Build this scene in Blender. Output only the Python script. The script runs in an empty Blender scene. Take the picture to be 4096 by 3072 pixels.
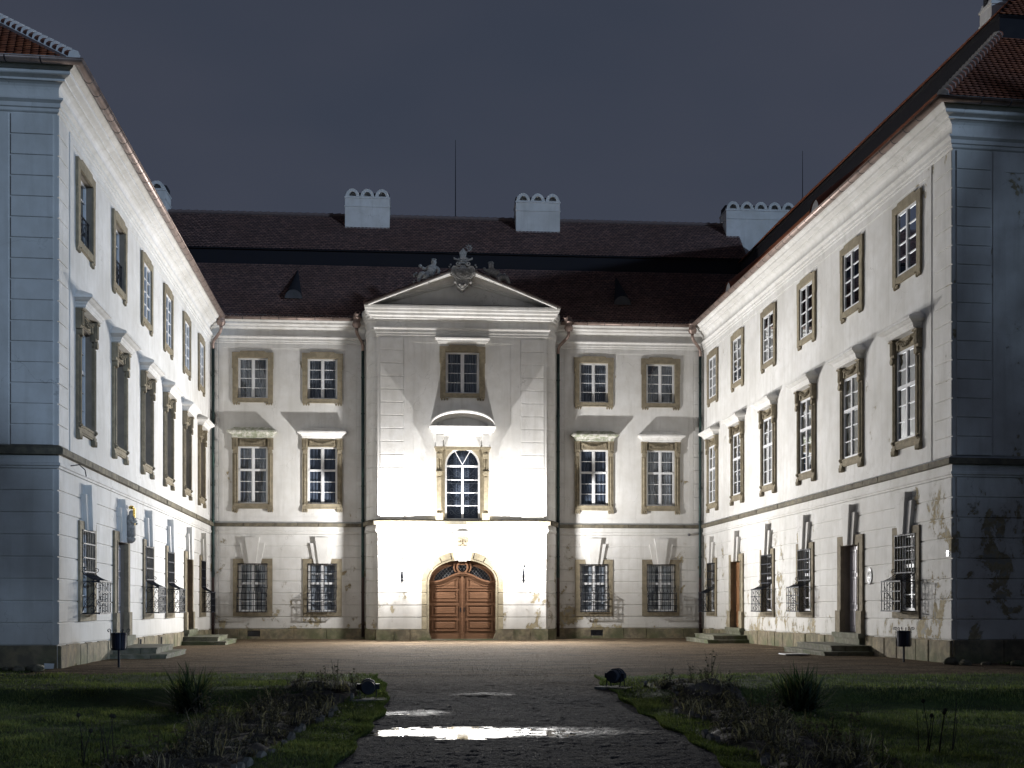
import bpy, math, random
from math import sin, cos, pi, radians, sqrt, atan2
import numpy as np
random.seed(7); np.random.seed(7)
SC = bpy.context.scene
COL = SC.collection

# ------------------------------------------------------------------ camera, sky, light, exposure
cam_d = bpy.data.cameras.new("camera"); cam = bpy.data.objects.new("camera", cam_d); COL.objects.link(cam)
cam.location = (0, 0, 1.9); cam.rotation_euler = (radians(90), 0, 0)
cam_d.sensor_width = 36; cam_d.lens = 36 * 4700 / 4096
cam_d.shift_y = (2395 - 1536) / 4096
cam_d.clip_end = 2000
SC.camera = cam

world = bpy.data.worlds.new("World"); SC.world = world; world.use_nodes = True
wn = world.node_tree; wn.nodes.clear()
def wnode(t, **k):
    n = wn.nodes.new(t)
    for a, b in k.items(): setattr(n, a, b)
    return n
w_out = wnode("ShaderNodeOutputWorld"); w_bg = wnode("ShaderNodeBackground")
w_tc = wnode("ShaderNodeTexCoord"); w_map = wnode("ShaderNodeMapping"); w_map.inputs["Scale"].default_value = (1.2, 1.2, 3.0)
w_no = wnode("ShaderNodeTexNoise"); w_no.inputs["Scale"].default_value = 2.2; w_no.inputs["Detail"].default_value = 3
w_sep = wnode("ShaderNodeSeparateXYZ"); w_rampz = wnode("ShaderNodeValToRGB")
e = w_rampz.color_ramp.elements
e[0].position = 0.0; e[0].color = (0.062, 0.071, 0.097, 1)
e[1].position = 0.75; e[1].color = (0.037, 0.044, 0.064, 1)
e2 = w_rampz.color_ramp.elements.new(0.30); e2.color = (0.051, 0.059, 0.083, 1)
w_mix = wnode("ShaderNodeMixRGB", blend_type="MULTIPLY"); w_mix.inputs[0].default_value = 1
w_r2 = wnode("ShaderNodeValToRGB")
w_r2.color_ramp.elements[0].position = 0.3; w_r2.color_ramp.elements[0].color = (0.80, 0.86, 0.92, 1)
w_r2.color_ramp.elements[1].position = 0.7; w_r2.color_ramp.elements[1].color = (1.08, 1.04, 1.04, 1)
L = wn.links.new
L(w_tc.outputs["Generated"], w_map.inputs[0]); L(w_map.outputs[0], w_no.inputs["Vector"])
L(w_tc.outputs["Generated"], w_sep.inputs[0]); L(w_sep.outputs["Z"], w_rampz.inputs[0])
L(w_no.outputs["Fac"], w_r2.inputs[0]); L(w_rampz.outputs[0], w_mix.inputs[1]); L(w_r2.outputs[0], w_mix.inputs[2])
L(w_mix.outputs[0], w_bg.inputs[0]); w_bg.inputs[1].default_value = 1.0
L(w_bg.outputs[0], w_out.inputs[0])

moon_d = bpy.data.lights.new("moon_light", "SUN"); moon = bpy.data.objects.new("moon_light", moon_d); COL.objects.link(moon)
moon_d.energy = 1.12; moon_d.angle = radians(2.5); moon_d.color = (0.50, 0.69, 0.96)
# light comes from behind the camera, high on the right, raking the garden fronts
moon.rotation_euler = (radians(82), 0, radians(53))

SC.view_settings.view_transform = "Standard"; SC.view_settings.look = "None"
SC.view_settings.exposure = 0; SC.view_settings.gamma = 1; SC.view_settings.use_curve_mapping = False
SC.render.engine = "CYCLES"
SC.cycles.max_bounces = 8; SC.cycles.diffuse_bounces = 4; SC.cycles.glossy_bounces = 4
SC.cycles.transparent_max_bounces = 12; SC.cycles.sample_clamp_indirect = 4.0
SC.cycles.caustics_reflective = False; SC.cycles.caustics_refractive = False
try: SC.cycles.use_denoising = True
except Exception: pass

LAMP_W = 7000.0      # omnidirectional part of each wall lantern
SPOT_W = 11500.0      # extra spot added at each wall lantern to brighten the wings

# ------------------------------------------------------------------ materials
MATS = {}
class NT:
    def __init__(s, name):
        s.m = bpy.data.materials.new(name); s.m.use_nodes = True
        s.t = s.m.node_tree; s.t.nodes.clear()
        s.out = s.n("ShaderNodeOutputMaterial")
    def n(s, t, **k):
        x = s.t.nodes.new(t)
        for a, b in k.items():
            if a.startswith("i_"):
                x.inputs[a[2:].replace("_", " ")].default_value = b
            else: setattr(x, a, b)
        return x
    def l(s, a, b): s.t.links.new(a, b)
    def pos(s, scale=(1, 1, 1), obj=False):
        if obj:
            g = s.n("ShaderNodeTexCoord").outputs["Object"]
        else:
            g = s.n("ShaderNodeNewGeometry").outputs["Position"]
        mp = s.n("ShaderNodeMapping"); mp.inputs["Scale"].default_value = scale
        s.l(g, mp.inputs[0]); return mp.outputs[0]
    def noise(s, vec, scale, detail=4, rough=0.55, dist=0):
        x = s.n("ShaderNodeTexNoise"); x.inputs["Scale"].default_value = scale
        x.inputs["Detail"].default_value = detail; x.inputs["Roughness"].default_value = rough
        x.inputs["Distortion"].default_value = dist
        s.l(vec, x.inputs["Vector"]); return x.outputs["Fac"]
    def ramp(s, fac, stops):
        r = s.n("ShaderNodeValToRGB"); el = r.color_ramp.elements
        while len(el) < len(stops): el.new(0.5)
        for q, (p, c) in zip(el, stops):
            q.position = p; q.color = c if len(c) == 4 else (*c, 1)
        s.l(fac, r.inputs[0]); return r.outputs[0]
    def mix(s, fac, a, b, mode="MIX"):
        x = s.n("ShaderNodeMixRGB", blend_type=mode)
        for i, v in ((0, fac), (1, a), (2, b)):
            if hasattr(v, "is_output"): s.l(v, x.inputs[i])
            elif i == 0: x.inputs[0].default_value = v
            else: x.inputs[i].default_value = v if len(v) == 4 else (*v, 1)
        return x.outputs[0]
    def math(s, op, a, b=0.0, clamp=False):
        x = s.n("ShaderNodeMath", operation=op); x.use_clamp = clamp
        for i, v in ((0, a), (1, b)):
            if hasattr(v, "is_output"): s.l(v, x.inputs[i])
            else: x.inputs[i].default_value = v
        return x.outputs[0]
    def sep(s, vec):
        x = s.n("ShaderNodeSeparateXYZ"); s.l(vec, x.inputs[0]); return x.outputs
    def bump(s, h, strength=0.3, dist=0.02):
        b = s.n("ShaderNodeBump"); b.inputs["Strength"].default_value = strength; b.inputs["Distance"].default_value = dist
        s.l(h, b.inputs["Height"]); return b.outputs[0]
    def pbr(s, col, rough=0.8, metal=0.0, bump=None, spec=0.3):
        p = s.n("ShaderNodeBsdfPrincipled")
        for nm, v in (("Base Color", col), ("Roughness", rough), ("Metallic", metal), ("Specular IOR Level", spec)):
            if hasattr(v, "is_output"): s.l(v, p.inputs[nm])
            else: p.inputs[nm].default_value = (v if len(v) == 4 else (*v, 1)) if nm == "Base Color" else v
        if bump is not None: s.l(bump, p.inputs["Normal"])
        s.l(p.outputs[0], s.out.inputs[0]); return p

def m_plaster(name, peel=0.0, near_y=None):
    t = NT(name); v = t.pos()
    big = t.noise(v, 0.45, 5, 0.6); mid = t.noise(v, 2.3, 5, 0.6); fine = t.noise(v, 38, 3)
    vs = t.pos((3.5, 3.5, 0.35)); streak = t.noise(vs, 1.0, 4, 0.6)
    c = t.ramp(big, [(0.28, (0.57, 0.56, 0.535)), (0.5, (0.71, 0.702, 0.685)), (0.72, (0.80, 0.795, 0.785))])
    c = t.mix(t.ramp(mid, [(0.30, (0.6,) * 3), (0.58, (0, 0, 0))]), c, (0.61, 0.595, 0.56))
    vo = t.n("ShaderNodeTexVoronoi"); vo.feature = "DISTANCE_TO_EDGE"; vo.inputs["Scale"].default_value = 0.55
    wv = t.n("ShaderNodeVectorMath", operation="ADD"); t.l(v, wv.inputs[0]); nn = t.n("ShaderNodeTexNoise"); nn.inputs["Scale"].default_value = 1.7; nn.inputs["Detail"].default_value = 6; t.l(v, nn.inputs["Vector"]); t.l(nn.outputs["Color"], wv.inputs[1]); t.l(wv.outputs[0], vo.inputs["Vector"])
    ck = t.math("MULTIPLY", t.math("LESS_THAN", vo.outputs["Distance"], 0.0035), t.ramp(t.noise(v, 0.6, 3), [(0.5, (0, 0, 0)), (0.62, (0.45,) * 3)]))
    c = t.mix(ck, c, (0.30, 0.29, 0.27))
    c = t.mix(t.ramp(streak, [(0.50, (0, 0, 0)), (0.78, (0.65,) * 3)]), c, (0.52, 0.51, 0.48))
    z = t.sep(v)["Z"]
    # damp dirt close to the ground
    low = t.math("MULTIPLY", t.math("SUBTRACT", 1.0, t.math("DIVIDE", z, 2.2), True), mid, True)
    c = t.mix(t.math("MULTIPLY", low, 0.55, True), c, (0.42, 0.38, 0.30))
    if peel > 0:
        g = t.math("SUBTRACT", 1.0, t.math("DIVIDE", z, 6.2), True)      # more towards the ground
        vd = t.pos((1, 1, 0.8)); n1 = t.noise(vd, 1.35, 7, 0.68, 0.3); n0 = t.noise(t.pos(), 0.30, 2)
        fac = t.math("ADD", n1, t.math("MULTIPLY", g, 0.16 * peel))
        fac = t.math("ADD", fac, t.math("MULTIPLY", t.math("SUBTRACT", n0, 0.5), 0.45))
        if near_y is not None:
            yy = t.sep(v)["Y"]
            nr = t.math("DIVIDE", t.math("SUBTRACT", near_y, yy), 5.0, True)
            fac = t.math("ADD", fac, t.math("MULTIPLY", nr, 0.06))
        mask = t.ramp(fac, [(0.715, (0, 0, 0)), (0.722, (1, 1, 1))])
        under = t.ramp(t.noise(v, 5, 5), [(0.4, (0.30, 0.255, 0.17)), (0.52, (0.42, 0.36, 0.24)), (0.62, (0.34, 0.33, 0.30))])
        c = t.mix(mask, t.mix(t.ramp(fac, [(0.66, (0, 0, 0)), (0.714, (0.35,) * 3)]), c, (0.42, 0.40, 0.36)), under)
        h = t.math("SUBTRACT", t.math("MULTIPLY", fine, 0.25), mask)
        h = t.math("ADD", h, t.math("MULTIPLY", mid, 0.6))
        b = t.bump(h, 0.8, 0.012)
    else:
        h = t.math("ADD", t.math("MULTIPLY", fine, 0.22), t.math("MULTIPLY", mid, 0.9))
        b = t.bump(h, 0.6, 0.012)
    t.pbr(c, 0.9, bump=b, spec=0.2); return t.m

def m_stone(name, a, b_, dark, scale=1.0, moss=0.0):
    t = NT(name); v = t.pos()
    big = t.noise(v, 0.8 * scale, 4); mid = t.noise(v, 4.5 * scale, 6, 0.65); fine = t.noise(v, 45, 3)
    c = t.ramp(big, [(0.35, a), (0.65, b_)])
    c = t.mix(t.ramp(mid, [(0.42, (0.75,) * 3), (0.62, (0, 0, 0))]), c, dark)
    oi = t.n("ShaderNodeObjectInfo").outputs["Random"]
    c = t.mix(1.0, c, t.ramp(oi, [(0, (0.80, 0.78, 0.76)), (1, (1.12, 1.10, 1.06))]), "MULTIPLY")
    if moss:
        z = t.sep(v)["Z"]; low = t.math("SUBTRACT", 1.0, t.math("DIVIDE", z, 0.75), True)
        mk = t.math("MULTIPLY", t.ramp(t.noise(v, 1.1, 5), [(0.45, (0, 0, 0)), (0.6, (1, 1, 1))]), t.math("ADD", low, 0.25), True)
        c = t.mix(t.math("MULTIPLY", mk, moss, True), c, (0.085, 0.105, 0.05))
    bp = t.bump(t.math("ADD", t.math("MULTIPLY", fine, 0.4), mid), 0.7, 0.015)
    t.pbr(c, 0.88, bump=bp, spec=0.25); return t.m

def m_simple(name, col, rough=0.6, metal=0.0, var=0.15, scale=6, spec=0.4, bump=0.2, obj=True):
    t = NT(name); v = t.pos(obj=obj); n = t.noise(v, scale, 5)
    lo = tuple(x * (1 - var) for x in col); hi = tuple(min(1, x * (1 + var)) for x in col)
    c = t.ramp(n, [(0.3, lo), (0.7, hi)])
    r = t.ramp(n, [(0.3, (max(0, rough - 0.1),) * 3), (0.7, (min(1, rough + 0.1),) * 3)])
    t.pbr(c, r, metal, t.bump(t.noise(v, scale * 6, 3), bump, 0.004), spec); return t.m

PLASTER = m_plaster("white_plaster"); PEEL = m_plaster("peeling_plaster", 1.0)
PEELR = m_plaster("badly_peeling_plaster", 1.1, 36.5)
STONE = m_stone("window_sandstone", (0.285, 0.248, 0.178), (0.33, 0.295, 0.222), (0.20, 0.175, 0.13))
PLINTH = m_stone("plinth_sandstone", (0.27, 0.225, 0.145), (0.34, 0.30, 0.215), (0.135, 0.12, 0.095), 0.8, 0.7)
BELT = m_stone("belt_sandstone", (0.16, 0.148, 0.115), (0.235, 0.21, 0.155), (0.10, 0.095, 0.08))
GATESTONE = m_stone("gate_sandstone", (0.33, 0.29, 0.205), (0.38, 0.34, 0.25), (0.24, 0.21, 0.15))
STEPST = m_stone("step_stone", (0.17, 0.165, 0.135), (0.22, 0.215, 0.18), (0.10, 0.105, 0.075), 1.0, 0.8)
STATUE = m_stone("grey_statue_stone", (0.38, 0.385, 0.385), (0.45, 0.455, 0.45), (0.20, 0.205, 0.21), 2.5)
RELIEF = m_stone("relief_stone", (0.42, 0.38, 0.29), (0.48, 0.44, 0.35), (0.28, 0.24, 0.17), 2.5)
ROCK = m_stone("field_stone", (0.14, 0.13, 0.10), (0.20, 0.185, 0.14), (0.07, 0.07, 0.05), 2.0, 0.5)
EDGEST = m_stone("edging_stone", (0.13, 0.13, 0.125), (0.19, 0.185, 0.175), (0.07, 0.07, 0.065), 3.0)
WPAINT = m_simple("white_window_paint", (0.74, 0.75, 0.77), 0.45, var=0.05, scale=3)
IRON = m_simple("black_iron", (0.020, 0.023, 0.032), 0.6, 0.0, 0.3, 9, 0.14)
COPPER = m_simple("brown_copper", (0.27, 0.205, 0.18), 0.45, 0.5, 0.25, 3)
ZINC = m_simple("grey_zinc_flashing", (0.42, 0.43, 0.44), 0.4, 0.8, 0.15, 2)
FLASH = m_simple("pale_eaves_flashing", (0.66, 0.66, 0.66), 0.55, 0.0, 0.1, 2)
BINM = m_simple("dark_blue_bin_paint", (0.018, 0.022, 0.045), 0.35, 0.2, 0.2, 5)
GOLD = m_simple("gilding", (0.95, 0.66, 0.18), 0.22, 1.0, 0.1, 12)
DARKLEAF = m_simple("wreath_fir", (0.02, 0.035, 0.02), 0.7, 0, 0.4, 30)
RIBBON = m_simple("white_ribbon", (0.62, 0.66, 0.70), 0.35, 0, 0.15, 20)
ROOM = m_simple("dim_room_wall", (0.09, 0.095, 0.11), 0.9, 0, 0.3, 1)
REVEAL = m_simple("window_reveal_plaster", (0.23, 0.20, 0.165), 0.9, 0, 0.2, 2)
SOOT = m_simple("soot", (0.03, 0.03, 0.035), 0.95, 0, 0.3, 4)
BLACKROOF = m_simple("dark_roof_boarding", (0.012, 0.012, 0.017), 0.9, 0, 0.3, 3)
CAMERAW = m_simple("grey_plastic", (0.12, 0.12, 0.13), 0.5, 0, 0.1, 3)

def m_patina():
    t = NT("green_patinated_downpipe"); v = t.pos((6, 6, 0.8)); n = t.noise(v, 2.5, 6, 0.7)
    z = t.sep(t.pos())["Z"]
    c = t.ramp(n, [(0.35, (0.018, 0.028, 0.032)), (0.55, (0.03, 0.055, 0.055)), (0.72, (0.10, 0.20, 0.16))])
    low = t.ramp(z, [(0.40, (1, 1, 1)), (0.42, (0, 0, 0))])
    lowz = t.math("LESS_THAN", z, 2.9)
    c = t.mix(lowz, c, (0.075, 0.055, 0.055))
    t.pbr(c, 0.5, 0.4, t.bump(n, 0.2, 0.004)); return t.m
PATINA = m_patina()
def m_curtain(name, a, b_, sc):
    t = NT(name); v = t.pos((1, 1, 0.02), obj=True); n = t.noise(v, sc, 3, 0.7)
    t.pbr(t.ramp(n, [(0.35, a), (0.65, b_)]), 0.9, bump=t.bump(n, 0.5, 0.02)); return t.m
NAVY = m_curtain("added_pane_tone", (0.085, 0.10, 0.135), (0.15, 0.17, 0.215), 4)  # navy sheet added behind panes to give them a blue-grey reflected tone
CURT = m_curtain("grey_curtain", (0.10, 0.11, 0.13), (0.42, 0.43, 0.46), 14)
BLIND = m_curtain("pale_curtain", (0.30, 0.31, 0.33), (0.55, 0.56, 0.58), 5)
def m_glass():
    t = NT("window_glass"); fr = t.n("ShaderNodeFresnel"); fr.inputs[0].default_value = 1.5
    f = t.math("MULTIPLY", fr.outputs[0], 1.6, True)
    b = t.bump(t.noise(t.pos(), 1.3, 2), 0.12, 0.02)
    g = t.n("ShaderNodeBsdfGlossy"); g.inputs["Roughness"].default_value = 0.01; g.inputs["Color"].default_value = (0.9, 0.95, 1, 1); t.l(b, g.inputs["Normal"])
    tr = t.n("ShaderNodeBsdfTransparent"); tr.inputs[0].default_value = (0.72, 0.76, 0.80, 1)
    mx = t.n("ShaderNodeMixShader"); t.l(f, mx.inputs[0]); t.l(tr.outputs[0], mx.inputs[1]); t.l(g.outputs[0], mx.inputs[2])
    t.l(mx.outputs[0], t.out.inputs[0]); return t.m
GLASS = m_glass()
def m_wood(name, a, b_, vert=False):
    t = NT(name); v = t.pos((12, 12, 0.8) if vert else (0.8, 0.8, 14), obj=True)
    n = t.noise(v, 2.0, 6, 0.6, 0.4); big = t.noise(t.pos(obj=True), 1.5, 3)
    c = t.mix(t.ramp(big, [(0.3, (0, 0, 0)), (0.7, (0.5,) * 3)]), t.ramp(n, [(0.35, a), (0.65, b_)]), a)
    t.pbr(c, 0.42, bump=t.bump(n, 0.25, 0.003), spec=0.45); return t.m
GATEW = m_wood("varnished_gate_wood", (0.130, 0.066, 0.036), (0.190, 0.100, 0.056))
DOORW = m_wood("ochre_door_wood", (0.20, 0.095, 0.04), (0.29, 0.15, 0.07), True)
DOORG = m_wood("pale_grey_door_paint", (0.36, 0.34, 0.38), (0.43, 0.41, 0.45), True)
DOORB = m_wood("dark_brown_door_wood", (0.07, 0.035, 0.02), (0.11, 0.055, 0.03), True)

def m_tiles(name="clay_roof_tiles", old=False):
    t = NT(name); at = t.n("ShaderNodeAttribute"); at.attribute_name = "tone"
    f = at.outputs["Fac"]; big = t.noise(t.pos(), 0.5, 4)
    c = t.ramp(f, [(0, (0.21, 0.066, 0.032)), (0.5, (0.27, 0.088, 0.042)), (1, (0.34, 0.12, 0.055))])
    if old: c = t.ramp(f, [(0, (0.125, 0.082, 0.078)), (0.5, (0.175, 0.112, 0.103)), (1, (0.26, 0.155, 0.135))])  # duller copy of the clay: weaker light on the main roof put in colour
    c = t.mix(t.ramp(big, [(0.4, (0, 0, 0)), (0.7, (0.5,) * 3)]), c, (0.13, 0.075, 0.062))
    t.pbr(c, 0.75, bump=t.bump(t.noise(t.pos(), 30, 3), 0.3, 0.004)); return t.m
TILE = m_tiles(); TILEDIM = m_tiles("dim_lit_roof_tiles", True)
RIDGEGREY = m_simple("grey_ridge_tile", (0.15, 0.115, 0.11), 0.8, 0, 0.35, 4)  # darker, greyer ridge clay, kept with the dimmed main roof tiles
RIDGE = m_simple("ridge_tile_clay", (0.26, 0.10, 0.06), 0.75, 0, 0.25, 3)
MORTAR = m_simple("lime_mortar", (0.62, 0.62, 0.62), 0.9, 0, 0.1, 5)

def m_gravel():
    t = NT("gravel_courtyard"); v = t.pos()
    vo = t.n("ShaderNodeTexVoronoi"); vo.inputs["Scale"].default_value = 26; t.l(v, vo.inputs["Vector"])
    n = t.noise(v, 0.35, 5, 0.6); m = t.noise(t.pos((0.5, 1.6, 1)), 1.6, 6, 0.7); fi = t.noise(v, 60, 2)
    sx = t.sep(vo.outputs["Color"])["X"]
    c = t.ramp(sx, [(0.0, (0.085, 0.060, 0.038)), (0.5, (0.150, 0.110, 0.070)), (1, (0.27, 0.205, 0.14))])
    c = t.mix(t.ramp(m, [(0.42, (0, 0, 0)), (0.58, (0.85,) * 3)]), c, (0.048, 0.036, 0.026))
    c = t.mix(t.ramp(n, [(0.35, (0, 0, 0)), (0.65, (0.45,) * 3)]), c, (0.13, 0.098, 0.066))
    h = t.math("ADD", t.math("MULTIPLY", vo.outputs["Distance"], -1.4), t.math("ADD", m, t.math("MULTIPLY", fi, 0.3)))
    t.pbr(c, 0.95, bump=t.bump(h, 0.8, 0.03), spec=0.04); return t.m
def m_path():
    t = NT("wet_cinder_path"); v = t.pos()
    vo = t.n("ShaderNodeTexVoronoi"); vo.inputs["Scale"].default_value = 34; t.l(v, vo.inputs["Vector"])
    m = t.noise(t.pos((0.6, 1.3, 1)), 1.1, 6, 0.65); fi = t.noise(v, 70, 3)
    sx = t.sep(vo.outputs["Color"])["X"]
    c = t.ramp(sx, [(0, (0.015, 0.016, 0.020)), (0.6, (0.030, 0.030, 0.036)), (1, (0.075, 0.073, 0.080))])
    c = t.mix(t.ramp(m, [(0.45, (0, 0, 0)), (0.7, (0.5,) * 3)]), c, (0.042, 0.038, 0.038))
    y = t.sep(v)["Y"]; far = t.math("DIVIDE", t.math("SUBTRACT", y, 21.5), 4.0, True)
    c = t.mix(far, c, t.ramp(sx, [(0, (0.060, 0.045, 0.032)), (0.5, (0.105, 0.078, 0.052)), (1, (0.19, 0.145, 0.10))]))
    x = t.sep(v)["X"]
    def spot(cx, cy, rx, ry):
        a = t.math("DIVIDE", t.math("SUBTRACT", x, cx), rx); b = t.math("DIVIDE", t.math("SUBTRACT", y, cy), ry)
        return t.math("SUBTRACT", 1.0, t.math("ADD", t.math("MULTIPLY", a, a), t.math("MULTIPLY", b, b)), True)
    sp = t.math("ADD", spot(.05, 16.8, 2.7, 1.05), t.math("ADD", t.math("MULTIPLY", spot(-1.65, 19.5, .95, .8), .85), t.math("MULTIPLY", spot(-.6, 22.4, 1.1, .7), .55)), True)
    wn_ = t.noise(t.pos((1.0, 1.3, 1)), 2.6, 7, 0.72)
    wq = t.math("ADD", t.math("MULTIPLY", sp, 0.75), t.math("MULTIPLY", t.math("SUBTRACT", wn_, .5), 1.5), True); wq = t.math("MULTIPLY", wq, t.math("GREATER_THAN", sp, 0.0))
    wet = t.ramp(wq, [(0.30, (0.95,) * 3), (0.52, (0.66,) * 3), (0.85, (0.38,) * 3)])
    spc = t.ramp(wq, [(0.30, (0.05,) * 3), (0.80, (0.42,) * 3)])
    h = t.math("ADD", t.math("MULTIPLY", vo.outputs["Distance"], -1.2), t.math("ADD", t.math("MULTIPLY", m, 0.6), t.math("MULTIPLY", fi, 0.5)))
    t.pbr(c, wet, bump=t.bump(h, 0.6, 0.018), spec=spc); return t.m
def m_lawn():
    t = NT("lawn_soil"); v = t.pos(); n = t.noise(v, 1.3, 6, 0.65); f = t.noise(v, 24, 4, 0.7)
    c = t.ramp(n, [(0.35, (0.020, 0.035, 0.012)), (0.6, (0.045, 0.075, 0.02)), (0.75, (0.075, 0.09, 0.03))])
    t.pbr(c, 0.9, bump=t.bump(t.math("ADD", f, n), 1.0, 0.05), spec=0.2); return t.m
def m_grass(name, lo, mid, hi):
    t = NT(name); at = t.n("ShaderNodeAttribute"); at.attribute_name = "tone"
    c = t.ramp(at.outputs["Fac"], [(0, lo), (0.55, mid), (1, hi)])
    p = t.pbr(c, 0.7, spec=0.2); tl = t.n("ShaderNodeBsdfTranslucent"); c2 = t.mix(1.0, c, (1.5, 1.6, 0.9), "MULTIPLY"); t.l(c2, tl.inputs[0])
    mx = t.n("ShaderNodeMixShader"); mx.inputs[0].default_value = 0.42; t.l(p.outputs[0], mx.inputs[1]); t.l(tl.outputs[0], mx.inputs[2]); t.l(mx.outputs[0], t.out.inputs[0]); return t.m
GRAVEL, PATH, LAWN = m_gravel(), m_path(), m_lawn()
GRASS = m_grass("grass_blades", (0.034, 0.048, 0.020), (0.084, 0.112, 0.044), (0.18, 0.19, 0.09))
YUCCA = m_grass("yucca_leaves", (0.012, 0.024, 0.016), (0.025, 0.045, 0.03), (0.085, 0.085, 0.05))
WITHER = m_grass("withered_leaves", (0.040, 0.038, 0.034), (0.10, 0.095, 0.085), (0.22, 0.20, 0.17))
def m_water():
    t = NT("puddle_water")
    p = t.pbr((0.012, 0.012, 0.014), 0.015, bump=t.bump(t.noise(t.pos(), 9, 2), 0.02, 0.01), spec=0.9)
    p.inputs["IOR"].default_value = 1.33; return t.m
WATER = m_water()
def m_emit(name, col, st):
    t = NT(name); em = t.n("ShaderNodeEmission"); em.inputs[0].default_value = (*col, 1); em.inputs[1].default_value = st
    t.l(em.outputs[0], t.out.inputs[0]); return t.m
def m_globe():
    t = NT("lit_lamp_globe"); em = t.n("ShaderNodeEmission"); em.inputs[0].default_value = (1, 0.97, 0.92, 1); em.inputs[1].default_value = 60
    tr = t.n("ShaderNodeBsdfTransparent"); mx = t.n("ShaderNodeMixShader"); mx.inputs[0].default_value = 0.35
    t.l(tr.outputs[0], mx.inputs[1]); t.l(em.outputs[0], mx.inputs[2]); t.l(mx.outputs[0], t.out.inputs[0]); return t.m
BULB = m_globe()
SOIL = m_simple("flower_bed_soil", (0.028, 0.022, 0.018), 0.95, 0, 0.35, 2.5, obj=False, bump=1.0)
BARK = m_simple("tree_bark", (0.09, 0.075, 0.06), 0.9, 0, 0.3, 4)

# ------------------------------------------------------------------ helpers
def tag(o, label=None, cat=None, group=None, kind=None):
    if label: o["label"] = label
    if cat: o["category"] = cat
    if group: o["group"] = group
    if kind: o["kind"] = kind
    return o
def link(o, parent=None):
    COL.objects.link(o)
    if parent is not None: o.parent = parent
    return o
def empty(name, loc, rz=0, **k):
    o = bpy.data.objects.new(name, None); o.location = loc; o.rotation_euler = (0, 0, rz); o.empty_display_size = 0.2
    link(o); tag(o, **k); return o

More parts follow.
